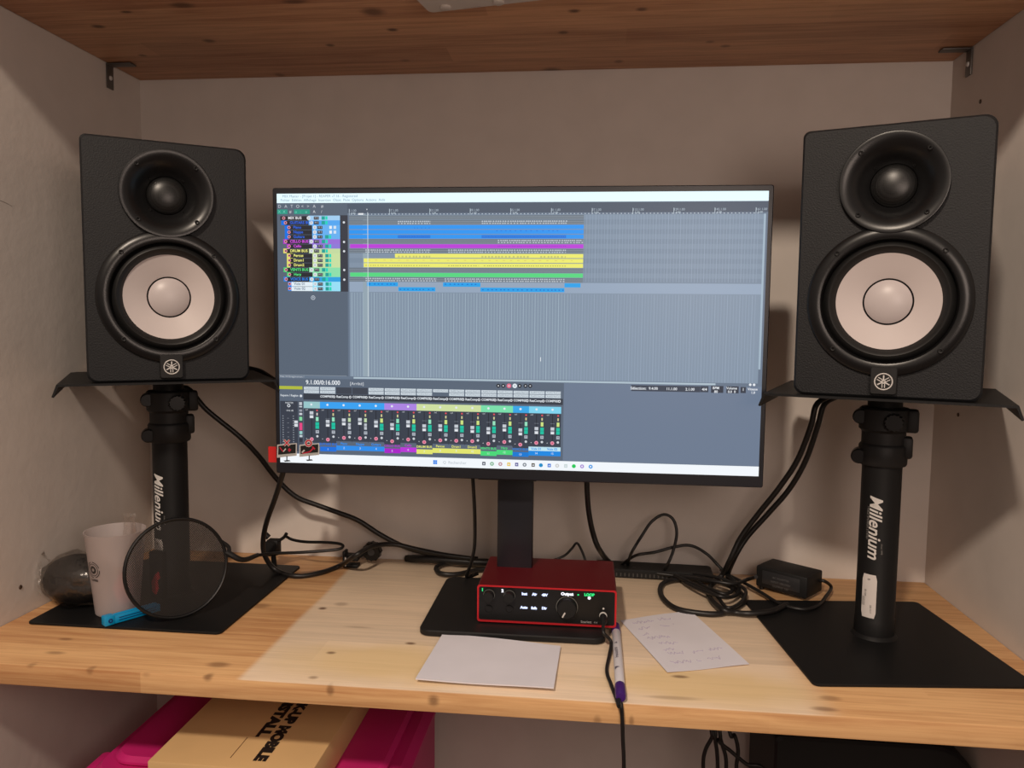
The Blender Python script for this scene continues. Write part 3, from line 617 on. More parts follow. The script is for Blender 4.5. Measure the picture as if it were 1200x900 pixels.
# master strip at left
R4(Um(330), Vm(453.6), Um(356.6), Vm(457.3), 3, (176, 186, 60)); T('Repere / Region', Um(331), Vm(464.5), 3.4, 3, (210, 216, 222), bold=.0001); disc(Um(354.8), Vm(464.8), .0028, 3, (220, 225, 230))
R4(Um(330.5), Vm(471), Um(351), Vm(529), 2, (52, 59, 72)); R4(Um(351.5), Vm(471), Um(357), Vm(522), 2, (62, 70, 84)); T('MASTER', Um(336.5), Vm(473.2), 2.8, 4, (215, 220, 226)); disc(Um(340.6), Vm(476.3), .0036, 4, (215, 220, 226)); disc(Um(340.6), Vm(476.3), .0020, 5, (70, 76, 88)); T('-10.6 dB', Um(337), Vm(482), 2.8, 4, (220, 225, 230))
for k in range(13):
    R4(Um(333), Vm(488+2.7*k), Um(334.4), Vm(488.8+2.7*k), 4, (150, 156, 166)); R4(Um(345), Vm(488+2.7*k), Um(346.4), Vm(488.8+2.7*k), 4, (150, 156, 166))
    if k % 2: R4(Um(338.6), Vm(488+2.7*k), Um(340.6), Vm(488.6+2.7*k), 4, (120, 126, 136))
R4(Um(346.8), Vm(493.5), Um(350.8), Vm(500.6), 5, (215, 220, 226)); R4(Um(346.8), Vm(496.4), Um(350.8), Vm(497.2), 6, (90, 96, 106))
for (y0, y1, c) in ((472, 475.5, (190, 196, 204)), (476.5, 478, (200, 206, 214)), (480.5, 483, (150, 156, 166)), (484.5, 487, (200, 206, 214)), (489, 493.5, (130, 215, 160)), (496, 504.5, (225, 70, 130)), (505.5, 509, (150, 205, 200)), (510, 512.5, (190, 205, 210)), (514, 518, (40, 46, 58))): R4(Um(352.6), Vm(y0), Um(356), Vm(y1), 4, c)
# taskbar
vb = Vm(531.6); R4(0, vb, 1, 1, 6, (236, 241, 246), 1.05)
vi = (vb+1)/2
for (x, c, k) in ((511, (30, 130, 235), 'w'), (567.6, (70, 76, 90), 's'), (577, (120, 180, 140), 'd'), (586.8, (190, 140, 150), 'd'), (596.6, (235, 200, 70), 's'), (605.8, (80, 80, 150), 's'), (615, (120, 130, 140), 'd'), (625, (90, 85, 70), 's'), (634, (20, 140, 200), 'd'), (643.7, (20, 110, 215), 's'), (653, (205, 205, 205), 'd'), (663, (200, 215, 215), 's'), (672.4, (30, 200, 90), 'd'), (682, (170, 140, 215), 'd'), (692, (40, 150, 230), 'd')):
    u = hp(x, 541)[0]
    if k == 'd': disc(u, vi, .0042, 7, c); disc(u, vi, .0018, 8, (236, 241, 246)) if c[0] > 100 or c == (40, 150, 230) else None
    elif k == 'w':
        for a_ in (0, 1):
            for b_ in (0, 1): R4(u-.0042+a_*.0044, vi-.0075+b_*.0078, u-.0002+a_*.0044, vi-.0004+b_*.0078, 7, c)
    else: R4(u-.0034, vi-.0065, u+.0034, vi+.0065, 7, c); R4(u-.0015, vi-.002, u+.0015, vi+.003, 8, (225, 230, 240))
T('Q  Rechercher', hp(520, 541)[0], vi, 4.6, 7, (170, 180, 190))
obj('display', sbm, SM, mon, None)
# two printed warning pictograms stuck on the lower left corner, half on the bezel
def picto(x0, x1, yt, yb, cross):
    bm = bmesh.new(); ms = [mat('sticker_white', (.55, .55, .55), .4), mat('sticker_black', (.012, .014, .014), .4), mat('sticker_red', (.50, .02, .05), .4), mat('sticker_grey', (.42, .44, .44), .4)]
    def P(x, y, l): return S(*hp(x, y), 12+l)
    def poly(pts, l, m_): bm.faces.new([bm.verts.new(P(x, y, l)) for x, y in pts]).material_index = m_
    wd = x1-x0
    poly([(x0, yt+2.0), (x0, yb), (x1, yb-2.4), (x1, yt)], 0, 0); poly([(x0+1.2, yt+3.2), (x0+1.2, yb-3.2), (x1-1.2, yb-5.4), (x1-1.2, yt+1.2)], 1, 1)
    poly([(x0+1.2, yb-3.4), (x0+1.2, yb-.8), (x1-1.2, yb-3.0), (x1-1.2, yb-5.4)], 2, 3)
    cx_ = (x0+x1)/2
    poly([(cx_-.6, yb-2), (cx_-.6, yb+3), (cx_+.6, yb+3), (cx_+.6, yb-2)], 1, 1); poly([(cx_-4, yb+3.2), (cx_-2, yb+4.6), (cx_+4.5, yb+4), (cx_+2.8, yb+2.6)], 1, 1)
    def line(a_, b_, w_, m_, l=4):
        dx, dy = b_[0]-a_[0], b_[1]-a_[1]; L_ = math.hypot(dx, dy); nx, ny = -dy/L_*w_/2, dx/L_*w_/2
        poly([(a_[0]+nx, a_[1]+ny), (a_[0]-nx, a_[1]-ny), (b_[0]-nx, b_[1]-ny), (b_[0]+nx, b_[1]+ny)], l, m_)
    def ring(cx, cy_, r, w_, m_, l):
        for k in range(16):
            a1, a2 = k*math.pi/8, (k+1)*math.pi/8
            poly([(cx+(r-w_)*math.cos(a1), cy_+(r-w_)*math.sin(a1)), (cx+r*math.cos(a1), cy_+r*math.sin(a1)), (cx+r*math.cos(a2), cy_+r*math.sin(a2)), (cx+(r-w_)*math.cos(a2), cy_+(r-w_)*math.sin(a2))], l, m_)
    if cross:
        c0 = (x0+11, yt-.2)
        for w_, m_, l in ((2.6, 0, 4), (1.4, 2, 5)): line((c0[0]-3.2, c0[1]-3.4), (c0[0]+3.2, c0[1]+3.4), w_, m_, l); line((c0[0]+3.2, c0[1]-3.4), (c0[0]-3.2, c0[1]+3.4), w_, m_, l+.1)
        line((x0+3, yt+5), (x0+7, yt+10), 1.2, 2); line((x0+7, yt+10), (x0+10, yt+6.5), 1.4, 0); line((x0+12.5, yt+8), (x0+16, yt+8), 1.5, 2); line((x0+14.2, yt+6), (x0+14.2, yt+10), 1.5, 2, 5)
    else:
        c0 = (x0+10.6, yt); ring(c0[0], c0[1], 4.6, 3.4, 0, 4); ring(c0[0], c0[1], 4.0, 1.7, 2, 5); line((c0[0]-1.6, c0[1]+.4), (c0[0]+1.6, c0[1]+.2), 1.2, 1, 6)
        line((x0+3, yt+11), (x0+6, yt+8), 1.6, 0); line((x0+3.5, yt+12), (x0+12, yt+10), 1.3, 2, 5); line((x0+12, yt+10), (x0+16.5, yt+5.5), 1.5, 2); line((x0+15, yt+4), (x0+18, yt+7), 1.6, 2, 5)
    return obj('warning_sticker', bm, ms, mon, None)
picto(327.8, 350.5, 519, 536, True)['label'] = 'left handling pictogram with a red cross'
picto(353.5, 376.5, 519, 535, False)['label'] = 'right handling pictogram with a red circle'
p0 = ay(312.5, 524, MY+.012); p1 = ay(330, 543, MY+.012)
bm = bmesh.new(); box(bm, p0.x-MX, -MW/2+.002, .0205, .0213, p1.z, p0.z); obj('red_tab', bm, mat('red_tape', (.62, .02, .02), .5), mon)['label'] = 'bright red tape tab sticking out of the left edge'
bm = bmesh.new(); box(bm, p0.x-MX, p0.x-MX+.0001, .02, .0203, p1.z, p0.z); bm.free()

# ------------------------------------------------------------------ audio interface on the monitor base
zb = .012
a = az(559, 728, zb); c = az(722, 736, zb); iw = (c-a).length; irz = math.atan2((c-a).y, (c-a).x)
d = az(559, 686, zb)
ih = (ay(559.5, 685, a.y).z-zb); idp = .135
ai = tag(empty('audio_interface', ((a.x+c.x)/2, (a.y+c.y)/2, 0), irz), 'red audio interface box with black knobbed front in front of the monitor stand', 'audio interface')
bm = bmesh.new()
out = rrect(iw, ih, .004, 0, zb+ih/2); inn = rrect(iw-.005, ih-.005, .003, 0, zb+ih/2); n = len(out)
Lo = [[bm.verts.new((p[0], y, p[1])) for p in L_] for (L_, y) in ((inn, .003), (inn, 0), (out, 0), (out, idp))]
for k in range(3):
    for i in range(n):
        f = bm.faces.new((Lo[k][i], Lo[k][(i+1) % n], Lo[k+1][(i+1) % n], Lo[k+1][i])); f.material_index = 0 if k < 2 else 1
bm.faces.new(Lo[3]).material_index = 1
obj('shell', bm, [RED_LIT, RED_SHADED], ai)
bm = bmesh.new(); prism(bm, inn, .0015, .006, 'y'); obj('front_panel', bm, BLK, ai)
def IU(x): return (x-110)/995*iw-iw/2
def IV(y, x=600): return zb+ih*(1-(y-(270+40*(x-110)/995))/247)
for (x, y, r, nm) in ((195, 342, .0075, 'gain_knob'), (342, 347, .0075, 'gain_knob'), (755, 420, .0140, 'volume_knob')):
    bm = bmesh.new(); cz = IV(y, x)
    lathe(bm, [(r*1.12, .0012), (r*1.12, .0002), (r*1.05, .0002)], (IU(x), 0, cz), 'y', 32, mi=1)
    lathe(bm, [(r, .0015), (r, -.008), (r*.93, -.010), (0, -.0102)], (IU(x), 0, cz), 'y', 32)
    k = obj(nm, bm, [BLK2, mat('knob_ring', (.14, .14, .13), .4)], ai)
    if nm == 'volume_knob':
        bm = bmesh.new(); box(bm, -.001, .001, -.0108, -.0100, -.013, -.005, mtx=Matrix.Translation((IU(x), 0, cz)) @ Matrix.Rotation(math.radians(28), 4, 'Y')); obj('pointer', bm, SILV, k)
for x in (192, 342):
    bm = bmesh.new(); cz = IV(438, x); lathe(bm, [(.0062, .0012), (.0062, .0002), (.0046, .0002), (.0042, .004)], (IU(x), 0, cz), 'y', 24)
    obj('input_jack', bm, BLK2, ai)
ms = [emit((205, 215, 255), 1.6), emit((40, 220, 120), 1.3), emit((235, 235, 245), 1.5)]
for (s, x, y, z, m_) in (('Inst', 450, 334, .0052, 0), ('Air', 522, 337, .0052, 0), ('48V', 595, 342, .0050, 0), ('Auto', 448, 425, .0050, 0), ('Safe', 520, 429, .0050, 0), ('Dir', 593, 430, .0050, 0), ('Output', 755, 335, .0058, 2), ('▸', 835, 340, .006, 1), ('LOOP', 912, 340, .0054, 1), ('●', 912, 362, .0050, 2), ('1', 147, 307, .006, 1), ('2', 292, 314, .006, 2)):
    bm = bmesh.new(); textbm(bm, s, z, lambda xx, yy: Vector((IU(x)+xx, .0010, IV(y, x)+yy)), bold=.00035)
    obj('indicator_light', bm, ms[m_], ai, None)
bm = bmesh.new(); textbm(bm, 'Scarlett', .0050, lambda xx, yy: Vector((IU(893)+xx, .0010, IV(520, 893)+yy)), bold=.0001); textbm(bm, '4i4', .0045, lambda xx, yy: Vector((IU(960)+xx, .0010, IV(524, 960)+yy))); obj('lettering', bm, mat('grey_lettering', (.3, .29, .29), .5), ai, None)
bm = bmesh.new(); lathe(bm, [(.0055, .0012), (.0055, -.0006), (.0040, -.0006), (.0040, .004)], (IU(1012), 0, IV(477, 1012)), 'y', 24); obj('headphone_jack', bm, SILV, ai)
bm = bmesh.new(); lathe(bm, [(.0014, .001), (.0014, .0004), (0, .0003)], (IU(1013), 0, IV(430, 1013)), 'y', 12); obj('phones_mark', bm, SILV, ai, None)
for (x, y) in ((-1, .012), (1, .012), (-1, .12), (1, .12)):
    bm = bmesh.new(); lathe(bm, [(0, .0097), (.006, .0097), (.006, .0125), (0, .0125)], (x*(iw/2-.014), y, 0), 'z', 18); obj('rubber_foot', bm, RUB, ai)
def ai_world(x, y, z): return ai_m @ Vector((x, y, z))
ai_m = Matrix.Translation(ai.location) @ Matrix.Rotation(irz, 4, 'Z')

# ------------------------------------------------------------------ papers, pen
def sheet(name, px, z, label, fold=False):
    P = [az(x, y, z) for x, y in px]; c = sum(P, Vector())/len(P); t = tag(empty(name, (c.x, c.y, 0)), label, 'paper')
    bm = bmesh.new(); nx, ny = 14, 10; V = []
    A_, B_, C_, D_ = P    # tl, tr, br, bl
    for lay in (0, 1):
        G = []
        for j in range(ny+1):
            row = []
            for i in range(nx+1):
                u, v = i/nx, j/ny; q = (A_*(1-u)+B_*u)*(1-v)+(D_*(1-u)+C_*u)*v
                q = q-c; zz = z+.0012*math.sin(3*u+2*v)**2*(1-lay*0)+(.002*(v-.2)**2 if fold else .0022*(u > .8)*(u-.8)*5*(1-v))
                q.z = zz+(0 if lay else -(.0016 if fold else .0003)); row.append(bm.verts.new(q))
            G.append(row)
        V.append(G)
    for G in V:
        for j in range(ny):
            for i in range(nx): bm.faces.new((G[j][i], G[j][i+1], G[j+1][i+1], G[j+1][i]))
    def side(a_, b_):
        for k in range(len(a_)-1): bm.faces.new((a_[k], a_[k+1], b_[k+1], b_[k]))
    g0, g1 = V; side(g0[0], g1[0]); side(g0[-1], g1[-1]); side([r_[0] for r_ in g0], [r_[0] for r_ in g1]); side([r_[-1] for r_ in g0], [r_[-1] for r_ in g1])
    obj('sheet', bm, PAPER, t, 40); return t, P, c
sheet('folded_paper', [(519, 742), (657, 757), (649, 808), (487, 797)], .0045, 'blank white folded paper on the desk in front of the red interface', True)
t, P, c = sheet('handwritten_note', [(727, 727), (808, 716), (878, 779), (782, 788.5)], .0012, 'white note with faint handwriting lying right of the purple pen')
bm = bmesh.new(); A_, B_, C_, D_ = P; rnd = random.Random(3)
for (v, us) in ((.10, [(.12, .42), (.48, .66)]), (.22, [(.12, .3), (.42, .55), (.6, .63)]), (.33, [(.1, .2)]), (.42, [(.12, .42)]), (.54, [(.2, .46)]), (.64, [(.18, .34)]), (.72, [(.2, .42), (.50, .66), (.72, .9)]), (.86, [(.14, .4), (.46, .52), (.6, .78)])):
    for (u0, u1) in us:
        pts = []; k = int((u1-u0)*70)
        for i in range(k):
            u = u0+(u1-u0)*i/k; vv = v+rnd.uniform(-.028, .028); q = (A_*(1-u)+B_*u)*(1-vv)+(D_*(1-u)+C_*u)*vv-c; q.z = .0012+.0012*math.sin(3*u+2*vv)**2+.0022*(u > .8)*(u-.8)*5*(1-vv)+.0001; pts.append(q)
        tube(bm, pts, .00028, k=3, n=4)
obj('handwriting', bm, mat('violet_ink', (.36, .28, .48), .7), t)
a = az(721.5, 733, .007); b = az(727.5, 818, .007); L_ = (b-a).length
pen = tag(empty('marker_pen', (a.x, a.y, .0072), math.atan2((b-a).y, (b-a).x)), 'white marker pen with purple caps lying right of the interface', 'pen')
PUR = mat('purple_plastic', (.055, .012, .16), .4)
bm = bmesh.new(); lathe(bm, [(0, 0), (.0045, .0004), (.0058, .002), (.0062, .022), (.0064, .026)], (0, 0, 0), 'x', 24, cap=True); obj('cap', bm, PUR, pen)
bm = bmesh.new(); lathe(bm, [(.0058, .026), (.0060, .0265), (.0060, L_-.030), (.0058, L_-.0295)], (0, 0, 0), 'x', 24, cap=True); pb = obj('barrel', bm, mat('white_barrel', (.66, .64, .68), .35), pen)
bm = bmesh.new()
def onpen(x, y, x0, a0=1.9): an = a0+y/.0061; return Vector((x0+x, .0062*math.cos(an), .0062*math.sin(an)))
textbm(bm, 'Whiteboard', .0065, lambda x, y: onpen(x, y, L_*.48), bold=.0001, cut=.0015); obj('print', bm, mat('ink_grey', (.12, .11, .15), .6), pb, None)
for g_, z_, u_ in (('▼', .009, .68), ('▲', .006, .34)):
    bm = bmesh.new(); textbm(bm, g_, z_, lambda x, y: onpen(x, y, L_*u_), cut=.0015); obj('print_arrow', bm, MATS['ink_grey'], pb, None)
bm = bmesh.new(); lathe(bm, [(0, L_-.03), (.0063, L_-.030), (.0066, L_-.026), (.0064, L_-.003), (.0055, L_-.0006), (0, L_)], (0, 0, 0), 'x', 24); obj('cap', bm, PUR, pen)

# ------------------------------------------------------------------ things on the left base plate
zp = .0043
# frosted beaker
c = az(138, 716, zp); hc = .125
cup = tag(empty('plastic_beaker', (c.x, c.y, zp)), 'frosted translucent plastic beaker on the left stand base', 'cup')
FROST = bpy.data.materials.new('frosted_plastic'); FROST.use_nodes = True; nt = FROST.node_tree
b = nt.nodes['Principled BSDF']; b.inputs['Base Color'].default_value = (.66, .61, .61, 1); b.inputs['Roughness'].default_value = .45
tr = nt.nodes.new('ShaderNodeBsdfTranslucent'); tr.inputs[0].default_value = (.9, .86, .86, 1); tp = nt.nodes.new('ShaderNodeBsdfTransparent'); tp.inputs[0].default_value = (.95, .92, .92, 1)
m1 = nt.nodes.new('ShaderNodeMixShader'); m2 = nt.nodes.new('ShaderNodeMixShader'); m1.inputs[0].default_value = .38; m2.inputs[0].default_value = .50
nt.links.new(b.outputs[0], m1.inputs[1]); nt.links.new(tr.outputs[0], m1.inputs[2]); nt.links.new(m1.outputs[0], m2.inputs[1]); nt.links.new(tp.outputs[0], m2.inputs[2]); nt.links.new(m2.outputs[0], nt.nodes['Material Output'].inputs[0])
bm = bmesh.new(); rb, rt = .0300, .0415
lathe(bm, [(0, .0002), (rb-.002, .0002), (rb, .002), (rt, hc-.001), (rt+.0008, hc), (rt-.0006, hc), (rt-.0012, hc-.002), (rb-.001, .003), (0, .003)], (0, 0, 0), 'z', 64); bd = obj('cup_body', bm, FROST, cup)
va = math.atan2(CAM.y-c.y, CAM.x-c.x)-.95
def oncup(x, y, z0):
    z = z0+y; r = rb+(rt-rb)*z/hc+.0004; a_ = va+x/r; return Vector((r*math.cos(a_), r*math.sin(a_), z))
bm = bmesh.new()
for (r_, w_) in ((.0125, .0012), (.0060, .0035), (.0095, .001)):
    for k in range(20):
        a1, a2 = k*math.pi/10, (k+1)*math.pi/10
        if r_ == .0125 and k % 5 == 0: continue
        bm.faces.new([bm.verts.new(oncup(q*math.cos(an), q*math.sin(an), .074)) for q, an in ((r_-w_, a1), (r_, a1), (r_, a2), (r_-w_, a2))])
textbm(bm, 'COFFEE', .0042, lambda x, y: oncup(x, y, .058), bold=.0002)
obj('printed_mark', bm, mat('black_print', (.03, .028, .028), .6), bd, None)
bm = bmesh.new(); bmesh.ops.create_icosphere(bm, subdivisions=3, radius=.02)
for v in bm.verts: v.co = Vector((v.co.x*.75, v.co.y*.6, v.co.z*1.25))*(1+.12*math.sin(v.co.x*300)*math.cos(v.co.z*240))
o = obj('candy_packet', bm, mat('pink_wrapper', (.75, .20, .24), .5)); o.location = (c.x+.009, c.y+.004, zp+.034); tag(o, 'pink wrapper seen faintly through the side of the frosted beaker', 'wrapper')
# clear film bag standing in the beaker
FILM = bpy.data.materials.new('clear_film'); FILM.use_nodes = True; nt = FILM.node_tree
gl = nt.nodes.new('ShaderNodeBsdfGlossy'); gl.inputs['Roughness'].default_value = .20; gl.inputs[0].default_value = (1, .97, .94, 1); tp = nt.nodes.new('ShaderNodeBsdfTransparent'); tp.inputs[0].default_value = (.95, .94, .93, 1)
fn_ = nt.nodes.new('ShaderNodeTexNoise'); fn_.inputs['Scale'].default_value = 55; fn_.inputs['Detail'].default_value = 3; ft_ = nt.nodes.new('ShaderNodeTexCoord'); nt.links.new(ft_.outputs['Object'], fn_.inputs['Vector'])
fb_ = nt.nodes.new('ShaderNodeBump'); fb_.inputs['Strength'].default_value = .9; fb_.inputs['Distance'].default_value = .006; nt.links.new(fn_.outputs['Fac'], fb_.inputs['Height']); nt.links.new(fb_.outputs[0], gl.inputs['Normal'])
fr = nt.nodes.new('ShaderNodeFresnel'); fr.inputs[0].default_value = 1.5; ms_ = nt.nodes.new('ShaderNodeMixShader'); ad = nt.nodes.new('ShaderNodeMath'); ad.operation = 'MULTIPLY_ADD'; ad.inputs[1].default_value = .45; ad.inputs[2].default_value = .04
nt.links.new(fr.outputs[0], ad.inputs[0]); nt.links.new(ad.outputs[0], ms_.inputs[0]); nt.links.new(tp.outputs[0], ms_.inputs[1]); nt.links.new(gl.outputs[0], ms_.inputs[2]); nt.links.new(ms_.outputs[0], nt.nodes['Material Output'].inputs[0])
bm = bmesh.new(); rnd = random.Random(7); G = []
for j in range(13):
    row = []
    for i in range(17):
        a_ = 2*math.pi*i/16; z = .01+.136*j/12; wd = .0105+.001*math.sin(j); th = .006*(1-j/13)+.0008
        row.append(bm.verts.new((.006+wd*math.cos(a_)+rnd.uniform(-.0008, .0008), .018+th*math.sin(a_)+rnd.uniform(-.0008, .0008), z)))
    G.append(row)
for j in range(12):
    for i in range(16): bm.faces.new((G[j][i], G[j][i+1], G[j+1][i+1], G[j+1][i]))
SLV = FILM.copy(); [setattr(n_.inputs[2], 'default_value', .16) for n_ in SLV.node_tree.nodes if n_.type == 'MATH']
o = obj('film_sleeve', bm, SLV); o.location = (c.x+.006, c.y, zp); tag(o, 'clear plastic film sleeve poking out of the top of the frosted beaker', 'film sleeve')
# dark thing in clear wrap
c = az(78, 716, zp); c = Vector((c.x, c.y+.03, 0))
blob = tag(empty('wrapped_bundle', (c.x, c.y, zp), -.35), 'dark rounded bundle in crinkled clear plastic, left of the frosted beaker', 'bundle')
def blobbm(k, wr, seed, sub=4):
    bm = bmesh.new(); bmesh.ops.create_icosphere(bm, subdivisions=sub, radius=1); from mathutils import noise as nz
    for v in bm.verts:
        d = v.co.normalized(); e = 1+wr*nz.noise(d*2.2+Vector((seed, 0, 0)))+wr*.6*nz.noise(d*6+Vector((0, seed, 0)))
        sx = 1.0+(.10 if d.x > 0 else 0)
        v.co = Vector((-.006+d.x*.057*k*e*sx, d.y*.038*k*e, .0385+d.z*.0375*k*e+.004*d.x))
        v.co.z = max(v.co.z, .0012 if k <= 1 else .0004)
    return bm
obj('dark_body', blobbm(1.0, .05, 1.3), mat('dark_foam', (.022, .020, .020), .6, bump=(90, .4, .003)), blob, 60)
bm = blobbm(1.10, .13, 5.1, 4)
obj('plastic_wrap', bm, FILM, blob, 70)
bm = bmesh.new()
for (pts) in ([(-.066, -.012, .03), (-.070, -.012, .055), (-.056, -.016, .072), (-.03, -.03, .074), (-.01, -.034, .068)], [(-.048, -.026, .06), (-.044, -.032, .035), (-.036, -.036, .012)]):
    P_ = smoothpath(pts, 6); row0 = [bm.verts.new(p) for p in P_]; row1 = [bm.verts.new(p+Vector((-.006-.003*math.sin(i*1.7), .003*math.cos(i*2.1), .006+.003*math.sin(i*2.3)))) for i, p in enumerate(P_)]
    for i in range(len(P_)-1): bm.faces.new((row0[i], row0[i+1], row1[i+1], row1[i]))
obj('wrap_fold', bm, FILM, blob, None)
# blue bag clip
a = az(129, 729, zp+.003); b = az(186, 713, zp+.003)
ang = math.atan2((b-a).y, (b-a).x); L_ = (b-a).length
BLUE = mat('blue_plastic', (.0, .30, .62), .4); clip = tag(empty('bag_clip', (a.x, a.y, zp), ang), 'bright blue plastic bag clip lying in front of the frosted beaker', 'clip')
bm = bmesh.new(); box(bm, -.006, L_, -.006, -.0005, .0004, .0115, bev=.0012); obj('lower_arm', bm, BLUE, clip)
bm = bmesh.new(); box(bm, -.003, L_-.002, .0008, .0060, .0014, .0125, bev=.0012); obj('upper_arm', bm, BLUE, clip)
bm = bmesh.new(); box(bm, -.0095, .0045, -.0068, .0068, .0002, .0140, bev=.0015); hd = obj('hinge_block', bm, BLUE, clip)
bm = bmesh.new(); lathe(bm, [(.0032, -.0003), (.0030, -.0010), (.0016, -.0010), (.0012, .0003)], (-.002, -.0066, .0072), 'y', 18); obj('hinge_pin', bm, mat('navy_plastic', (.0, .03, .16), .5), hd)
bm = bmesh.new(); box(bm, .010, L_-.006, -.0064, -.0058, .0042, .0052); box(bm, .010, L_-.006, -.0064, -.0058, .0078, .0088); obj('groove', bm, MATS['navy_plastic'], clip)
# small black packet behind the pop filter
c = az(181, 704, zp)
t = tag(empty('small_packet', (c.x, c.y+.012, zp), -.15), 'small upright black packet with a red mark, seen through the pop filter mesh', 'packet')
bm = bmesh.new(); box(bm, -.012, .012, -.006, .006, .0003, .076, bev=.002); obj('packet_body', bm, BLK2, t)
bm = bmesh.new(); pts = [(-.006, .012), (.001, .008), (.006, .018), (.004, .030), (.009, .036), (.006, .046), (0, .040), (-.007, .028)]; prism(bm, pts, -.0070, -.0061, 'y'); obj('red_mark', bm, mat('red_print', (.45, .03, .04), .5), t)

# ------------------------------------------------------------------ pop filter
cb = az(212, 725, zp); Rr = .0715; dep = cb.y
pop = tag(empty('pop_filter', (cb.x, cb.y, zp)), 'round black mesh pop filter leaning against the left stand pole', 'pop filter')
# disc basis: faces the camera direction roughly, tilted forward a little
vd = (CAM-cb); yaw = math.atan2(vd.y, vd.x)+math.pi/2+.28
Pm = Matrix.Rotation(yaw, 4, 'Z') @ Matrix.Rotation(math.radians(-9), 4, 'X') @ Matrix.Translation((0, 0, Rr+.003))
bm = bmesh.new(); tube(bm, [(Rr*math.cos(2*math.pi*i/64), 0, Rr*math.sin(2*math.pi*i/64)) for i in range(64)], .0026, n=10, smooth=False, closed=True)
for v in bm.verts: v.co = Pm @ v.co
obj('ring', bm, BLK, pop)
MESH = bpy.data.materials.new('nylon_mesh'); MESH.use_nodes = True; nt = MESH.node_tree; b = nt.nodes['Principled BSDF']
tc = nt.nodes.new('ShaderNodeTexCoord'); sp_ = nt.nodes.new('ShaderNodeSeparateXYZ'); nt.links.new(tc.outputs['Object'], sp_.inputs[0])
def mth(op, a_, b_=None):
    n_ = nt.nodes.new('ShaderNodeMath'); n_.operation = op
    for i, v in enumerate((a_, b_)):
        if v is None: continue
        if isinstance(v, (int, float)): n_.inputs[i].default_value = v
        else: nt.links.new(v, n_.inputs[i])
    return n_.outputs[0]
# honeycomb-like weave with 1.6 mm cells
fx = mth('FRACT', mth('MULTIPLY', mth('ADD', sp_.outputs['X'], mth('MULTIPLY', sp_.outputs['Z'], .55)), 450)); fz = mth('FRACT', mth('MULTIPLY', mth('SUBTRACT', sp_.outputs['Z'], mth('MULTIPLY', sp_.outputs['X'], .55)), 450))
al = mth('MAXIMUM', mth('LESS_THAN', fx, .24), mth('LESS_THAN', fz, .24))
nt.links.new(al, b.inputs['Alpha']); b.inputs['Base Color'].default_value = (.016, .014, .013, 1); b.inputs['Roughness'].default_value = .5
for dy, nm in ((-.0008, 'front_mesh'), (.0014, 'rear_mesh')):
    bm = bmesh.new(); lathe(bm, [(0, dy), (Rr*.5, dy), (Rr, dy)], (0, 0, 0), 'y', 64)
    o = obj(nm, bm, MESH, pop); o.matrix_local = Pm
# joint and gooseneck
jw = pop.location+(Pm @ Vector((Rr*.985, 0, Rr*.12)))
bm = bmesh.new(); l = Pm @ Vector((Rr+.001, 0, Rr*.14)); up_ = Vector((0, 0, 1))
tube(bm, [Pm @ Vector((Rr*.93, .001, Rr*.38)), Pm @ Vector((Rr+.006, .001, Rr*.22)), Pm @ Vector((Rr+.003, .001, Rr*.02))], .0030, k=4)
q1 = ay(284, 656, jw.y+.01)-pop.location; q2 = ay(302, 650.5, -.20)-pop.location
tube(bm, [l, q1, q2], lambda f: .0045-.001*f, k=5); obj('swivel_joint', bm, BLK2, pop)
G_ = [ay(302, 650.5, -.20), ay(322, 648.5, -.175), ay(350, 647.5, -.15), ay(380, 645.5, -.13), ay(397, 643.5, -.12), ay(402, 640, -.112), ay(397, 637, -.105), ay(380, 635.5, -.10), ay(358, 635, -.095), ay(343, 632.5, -.09), ay(335, 628.5, -.09)]
bm = bmesh.new(); tube(bm, [p-pop.location for p in G_], .0026, k=6); obj('gooseneck', bm, BLK, pop)
cm = ay(320, 637, -.085)-pop.location
bm = bmesh.new(); box(bm, cm.x-.010, cm.x+.012, cm.y-.008, cm.y+.010, cm.z-.020, cm.z+.008, bev=.003); lathe(bm, [(0, -.016), (.012, -.015), (.014, -.012), (.014, -.008), (0, -.008)], (cm.x-.002, cm.y, cm.z-.006), 'y', 24)
tube(bm, [(cm.x+.008, cm.y, cm.z+.004), (cm.x+.020, cm.y, cm.z+.012), (cm.x+.026, cm.y-.002, cm.z+.020)], .003, k=4); tube(bm, [(cm.x-.006, cm.y-.004, cm.z+.012), (cm.x-.014, cm.y-.006, cm.z+.020)], .005, k=3)
tube(bm, [(cm.x, cm.y, cm.z-.018), (cm.x+.002, cm.y, -zp+.0035)], .0045, k=3)
obj('mount_clamp', bm, BLK2, pop)
# table clamp with round knob (separate piece at the gooseneck bend)
c = az(412, 664, 0)
cl = tag(empty('desk_clamp', (c.x, c.y, 0)), 'small black clamp with round knob on the desk below the monitor left corner', 'clamp')
bm = bmesh.new(); box(bm, -.014, -.009, -.009, .009, .0005, .030, bev=.001); box(bm, -.014, .014, -.009, .009, .0005, .006, bev=.001); box(bm, -.010, .014, -.008, .008, .012, .024, bev=.002); obj('clamp_frame', bm, BLK2, cl)
bm = bmesh.new(); box(bm, -.0095, -.0070, -.0095, -.0088, .003, .020); obj('metal_edge', bm, SILV, cl)
k0 = ay(437, 645, c.y+.025)-Vector((c.x, c.y, 0))
bm = bmesh.new(); tube(bm, [(.010, 0, .018), (k0.x, k0.y, k0.z)], .0035, k=3, smooth=False)
obj('spindle', bm, BLK2, cl)
bm = bmesh.new(); n = 36; ring = [((.0165 if i % 3 else .0180)*math.cos(2*math.pi*i/n)+k0.x, (.0165 if i % 3 else .0180)*math.sin(2*math.pi*i/n)+k0.z) for i in range(n)]
